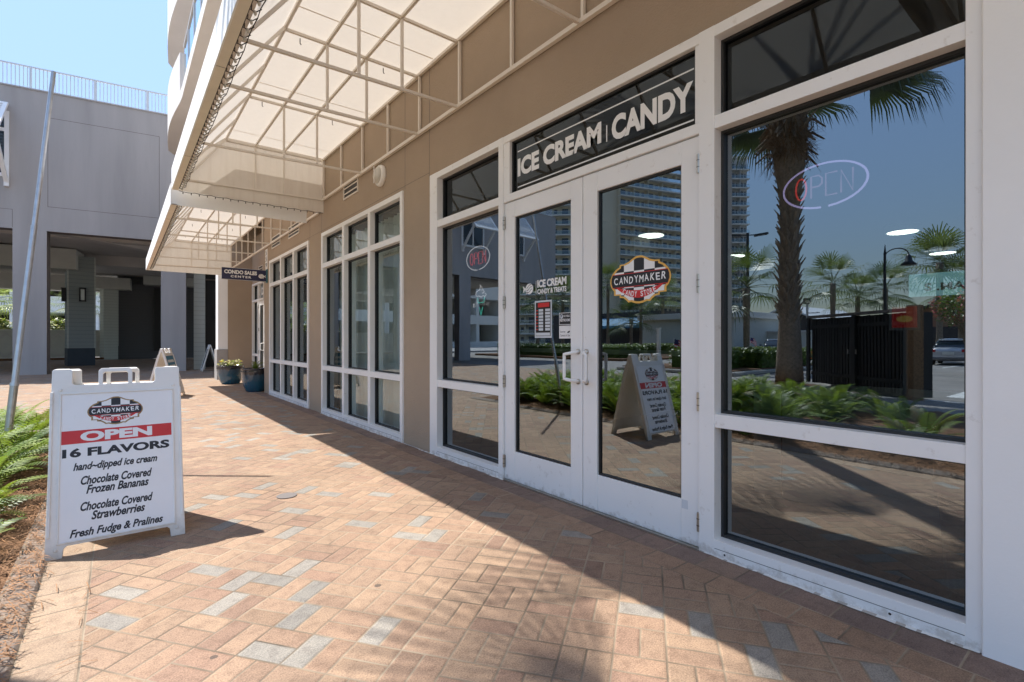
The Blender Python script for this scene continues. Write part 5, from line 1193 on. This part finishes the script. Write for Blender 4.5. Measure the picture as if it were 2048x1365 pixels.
t = thing('traffic_cone', 'orange traffic cone by the white pole across the lot', 'cone', (-33.6, 15.0, 0)); mb = MB(); mb.lathe([(.16, .04), (.03, .7)], (-33.6, 15.0, -.12), 'orange', 14); mb.build('body', t); mb = MB(); mb.box(-33.8, -33.4, 14.8, 15.2, -.125, -.08, 'orange'); mb.build('base', t)
# painted lines on the lot
mb = MB()
for k in range(9): y = -2 + k*2.75; mb.poly([(-32, y, -.126), (-26.5, y, -.126), (-26.5, y + .11, -.126), (-32, y + .11, -.126)], 'paint_white')
mb.poly([(-8.9, -9, -.126), (-8.75, -9, -.126), (-8.75, 40, -.126), (-8.9, 40, -.126)], 'paint_white')
for k in range(5): mb.poly([(-13 + .0, -1 + k*.9, -.126), (-10, -1 + k*.9, -.126), (-10, -.6 + k*.9, -.126), (-13, -.6 + k*.9, -.126)], 'paint_white')
mb.build('road_marking', kind='structure')
# ------------------------------------------------------------------ cars (local: front towards +x)
def car(label, x, y, rz, paint, hatch=False):
    t = local('parked_car', label, 'car', 'cars parked across the lot'); Z = -.13
    def loft(st, mname, name, sub=2, par=t):
        mb = MB(); b = []
        for (sx, zl, zh, hw, ht) in st:
            ring = [(sx, -hw*.90, zl), (sx, -hw, zl + (zh-zl)*.35), (sx, -hw*.97, zl + (zh-zl)*.72), (sx, -ht, zh), (sx, 0, zh + .015), (sx, ht, zh), (sx, hw*.97, zl + (zh-zl)*.72), (sx, hw, zl + (zh-zl)*.35), (sx, hw*.90, zl), (sx, 0, zl)]
            b.append(len(mb.v)); mb.v += [(p[0], p[1], p[2]) for p in ring]
        mb.mi(mname); n = 10
        for i in range(len(b) - 1):
            for q in range(n): mb.f.append((b[i] + q, b[i] + (q+1) % n, b[i+1] + (q+1) % n, b[i+1] + q)); mb.i.append(0)
        mb.f.append(tuple(b[0] + q for q in reversed(range(n)))); mb.i.append(0); mb.f.append(tuple(b[-1] + q for q in range(n))); mb.i.append(0)
        o = mb.build(name, par, smooth=True); md = o.modifiers.new('sub', 'SUBSURF'); md.levels = sub; md.render_levels = sub; return o
    tail = 2.05 if hatch else 2.3
    loft([(-tail, .42, .72, .74, .60), (-tail + .06, .26, .98, .86, .74), (-tail + .5, .22, 1.02, .90, .78), (-.9, .20, .98, .91, .80), (.6, .20, .96, .91, .80), (1.4, .22, .88, .89, .74), (2.0, .24, .78, .84, .66), (2.25, .36, .66, .72, .52)], paint, 'body')
    g0 = -tail + (.10 if hatch else .75)
    roof = [(g0, .93, 1.0, .76, .70), (g0 + .45, .94, 1.40, .74, .60), (g0 + .9, .94, 1.48, .74, .60), (.1, .94, 1.47, .74, .60), (.55, .93, 1.30, .74, .62), (1.15, .90, .96, .74, .66)]
    loft([(a, b_ + .0, c - .035, d + .004, e + .012) for a, b_, c, d, e in roof], 'glass_dark', 'window_glass')
    loft([(g0 + .38, 1.34, 1.405, .60, .58), (g0 + .9, 1.36, 1.50, .655, .60), (.1, 1.36, 1.49, .655, .60), (.42, 1.28, 1.36, .60, .58)], paint, 'roof')
    for sx in (-1.35, 1.35):
        for sy in (-1, 1):
            mb = MB(); c = V3(sx, sy*.80, .32); mb.tube([c + V3(0, -.11, 0), c + V3(0, -.08, 0), c + V3(0, .08, 0), c + V3(0, .11, 0)], [.28, .33, .33, .28], 'rubber', 20); w_ = mb.build('wheel', t, smooth=False)
            mb = MB(); mb.tube([c + V3(0, sy*.111, 0), c + V3(0, sy*.12, 0)], [.21, .19], 'rim', 14); mb.build('rim', w_)
    for sy in (-1, 1):
        mb = MB(); mb.box(-tail - .015, -tail + .22, sy*.55, sy*.845, .74, .93 if hatch else .90, 'tail'); mb.build('tail_light', t, bevel=.03, seg=2)
        mb = MB(); mb.box(2.0, 2.2, sy*.5, sy*.78, .62, .74, 'bulb'); mb.build('headlight', t, bevel=.03)
        mb = MB(); mb.box(.62, .78, sy*.90, sy*1.04, .92, 1.05, paint); mb.build('mirror', t, bevel=.02)
    mb = MB(); mb.box(-tail - .03, -tail + .02, -.25, .25, .60, .74, 'cream'); mb.build('number_plate', t); mb = MB(); mb.box(-tail - .03, -tail + .3, -.78, .78, .28, .46, 'grey_dark'); mb.build('bumper', t, bevel=.04)
    t.location = (x, y, Z); t.rotation_euler.z = rz; return t
car('silver sedan seen from behind, mirrored right of the display case', -32.2, 6.9, R(176), 'silver')
car('white hatchback with red tail lamps mirrored at the window edge', -17.6, 2.2, R(168), 'car_white', True)
car('dark car mirrored left of the palm trunk', -36.8, 19.0, R(-20), 'blue_car')
# ------------------------------------------------------------------ greenery and a pale deck seen through the undercroft
def o2w(u, n, z=0): return G[0] + GE*u + GN*n + V3(0, 0, z)
c = o2w(-10, -46); t = thing('parking_deck', 'pale concrete parking deck far behind the undercroft', 'building', tuple(c))
mb = MB(); mb.fbox(G, -60, -4, 4.0, 5.6, -52, -42, 'tower_white'); mb.fbox(G, -60, -4, -.1, 1.0, -52, -42, 'tower_white'); mb.fbox(G, -60, -4, 8.5, 12, -52, -42, 'tower_white')
for k in range(10): mb.fbox(G, -58 + 6*k, -57.3 + 6*k, 1.0, 4.0, -51.9, -42.1, 'tower_white'); mb.fbox(G, -58 + 6*k, -57.3 + 6*k, 5.6, 8.5, -51.9, -42.1, 'tower_white')
mb.build('deck', t); mb = MB(); mb.fbox(G, -60, -4, 1.0, 8.4, -51.8, -51, 'roof_dark'); mb.build('back_wall', t)
mb = MB(); mb.fbox(G, -60, -3, -.1, .04, -42, -19.3, 'concrete'); mb.build('rear_yard', kind='structure')
mb = MB(); mb.fbox(G, -6.3, -5.1, -.1, 6, -27, -26.6, 'cream'); mb.build('rear_wall', gb)
for k, (u, n, h, lab) in enumerate(((-10.9, -25, 4.1, 'sunlit palm seen through the undercroft beside the siding column'), (-13.2, -27, 4.3, 'sunlit palm seen at the far left of the undercroft'), (-8.8, -31, 4.4, 'sunlit palm farther behind the undercroft'), (-15.5, -26, 4.0, 'sunlit palm left of the first grey pier'))):
    p = o2w(u, n); palm('palm_tree', lab, p.x, p.y, h, .18, 80 + k, 24, 17, boots=False, L=1.25, plen=.9, skirt=False, leaf='lime' if k != 2 else 'palm_leaf2', group='sunlit palms behind the undercroft')
rr = random.Random(3)
for k, (u, lab) in enumerate(((-8.3, 'bushy green shrub behind the lattice fence, nearest the siding column'), (-9.8, 'broad leaved shrub behind the lattice fence'), (-11.4, 'bushy shrub behind the lattice fence at mid left'), (-13.2, 'bushy shrub behind the lattice fence at far left'), (-15.2, 'bushy shrub at the left end of the lattice fence'))):
    p = o2w(u, -22.0 - .4*(k % 2)); mb = MB()
    t = thing('shrub', lab, 'shrub', tuple(p), 'shrubs behind the lattice fence'); mb.tube([p, p + V3(0, 0, 1.5)], [.06, .03], 'trunk', 6); mb.build('stem', t); mb = MB()
    for j in range(900):
        a = rr.uniform(0, 6.28); el = rr.uniform(-.9, 1.4); q = rr.uniform(.4, .95); cc = p + V3(0, 0, 1.9) + V3(math.cos(a)*math.cos(el), math.sin(a)*math.cos(el), math.sin(el)*.9)*q
        a = rr.uniform(0, 6.28); d = V3(math.cos(a), math.sin(a), rr.uniform(-.7, .7))*rr.uniform(.09, .17); e = V3(-d.y, d.x, .03)*.45; mb.poly([cc - d, cc + e, cc + d, cc - e], rr.choice(['hedge', 'lime', 'hedge', 'flower_pale']) if rr.random() > .12 else 'fern_dry')
    mb.build('crown', t)
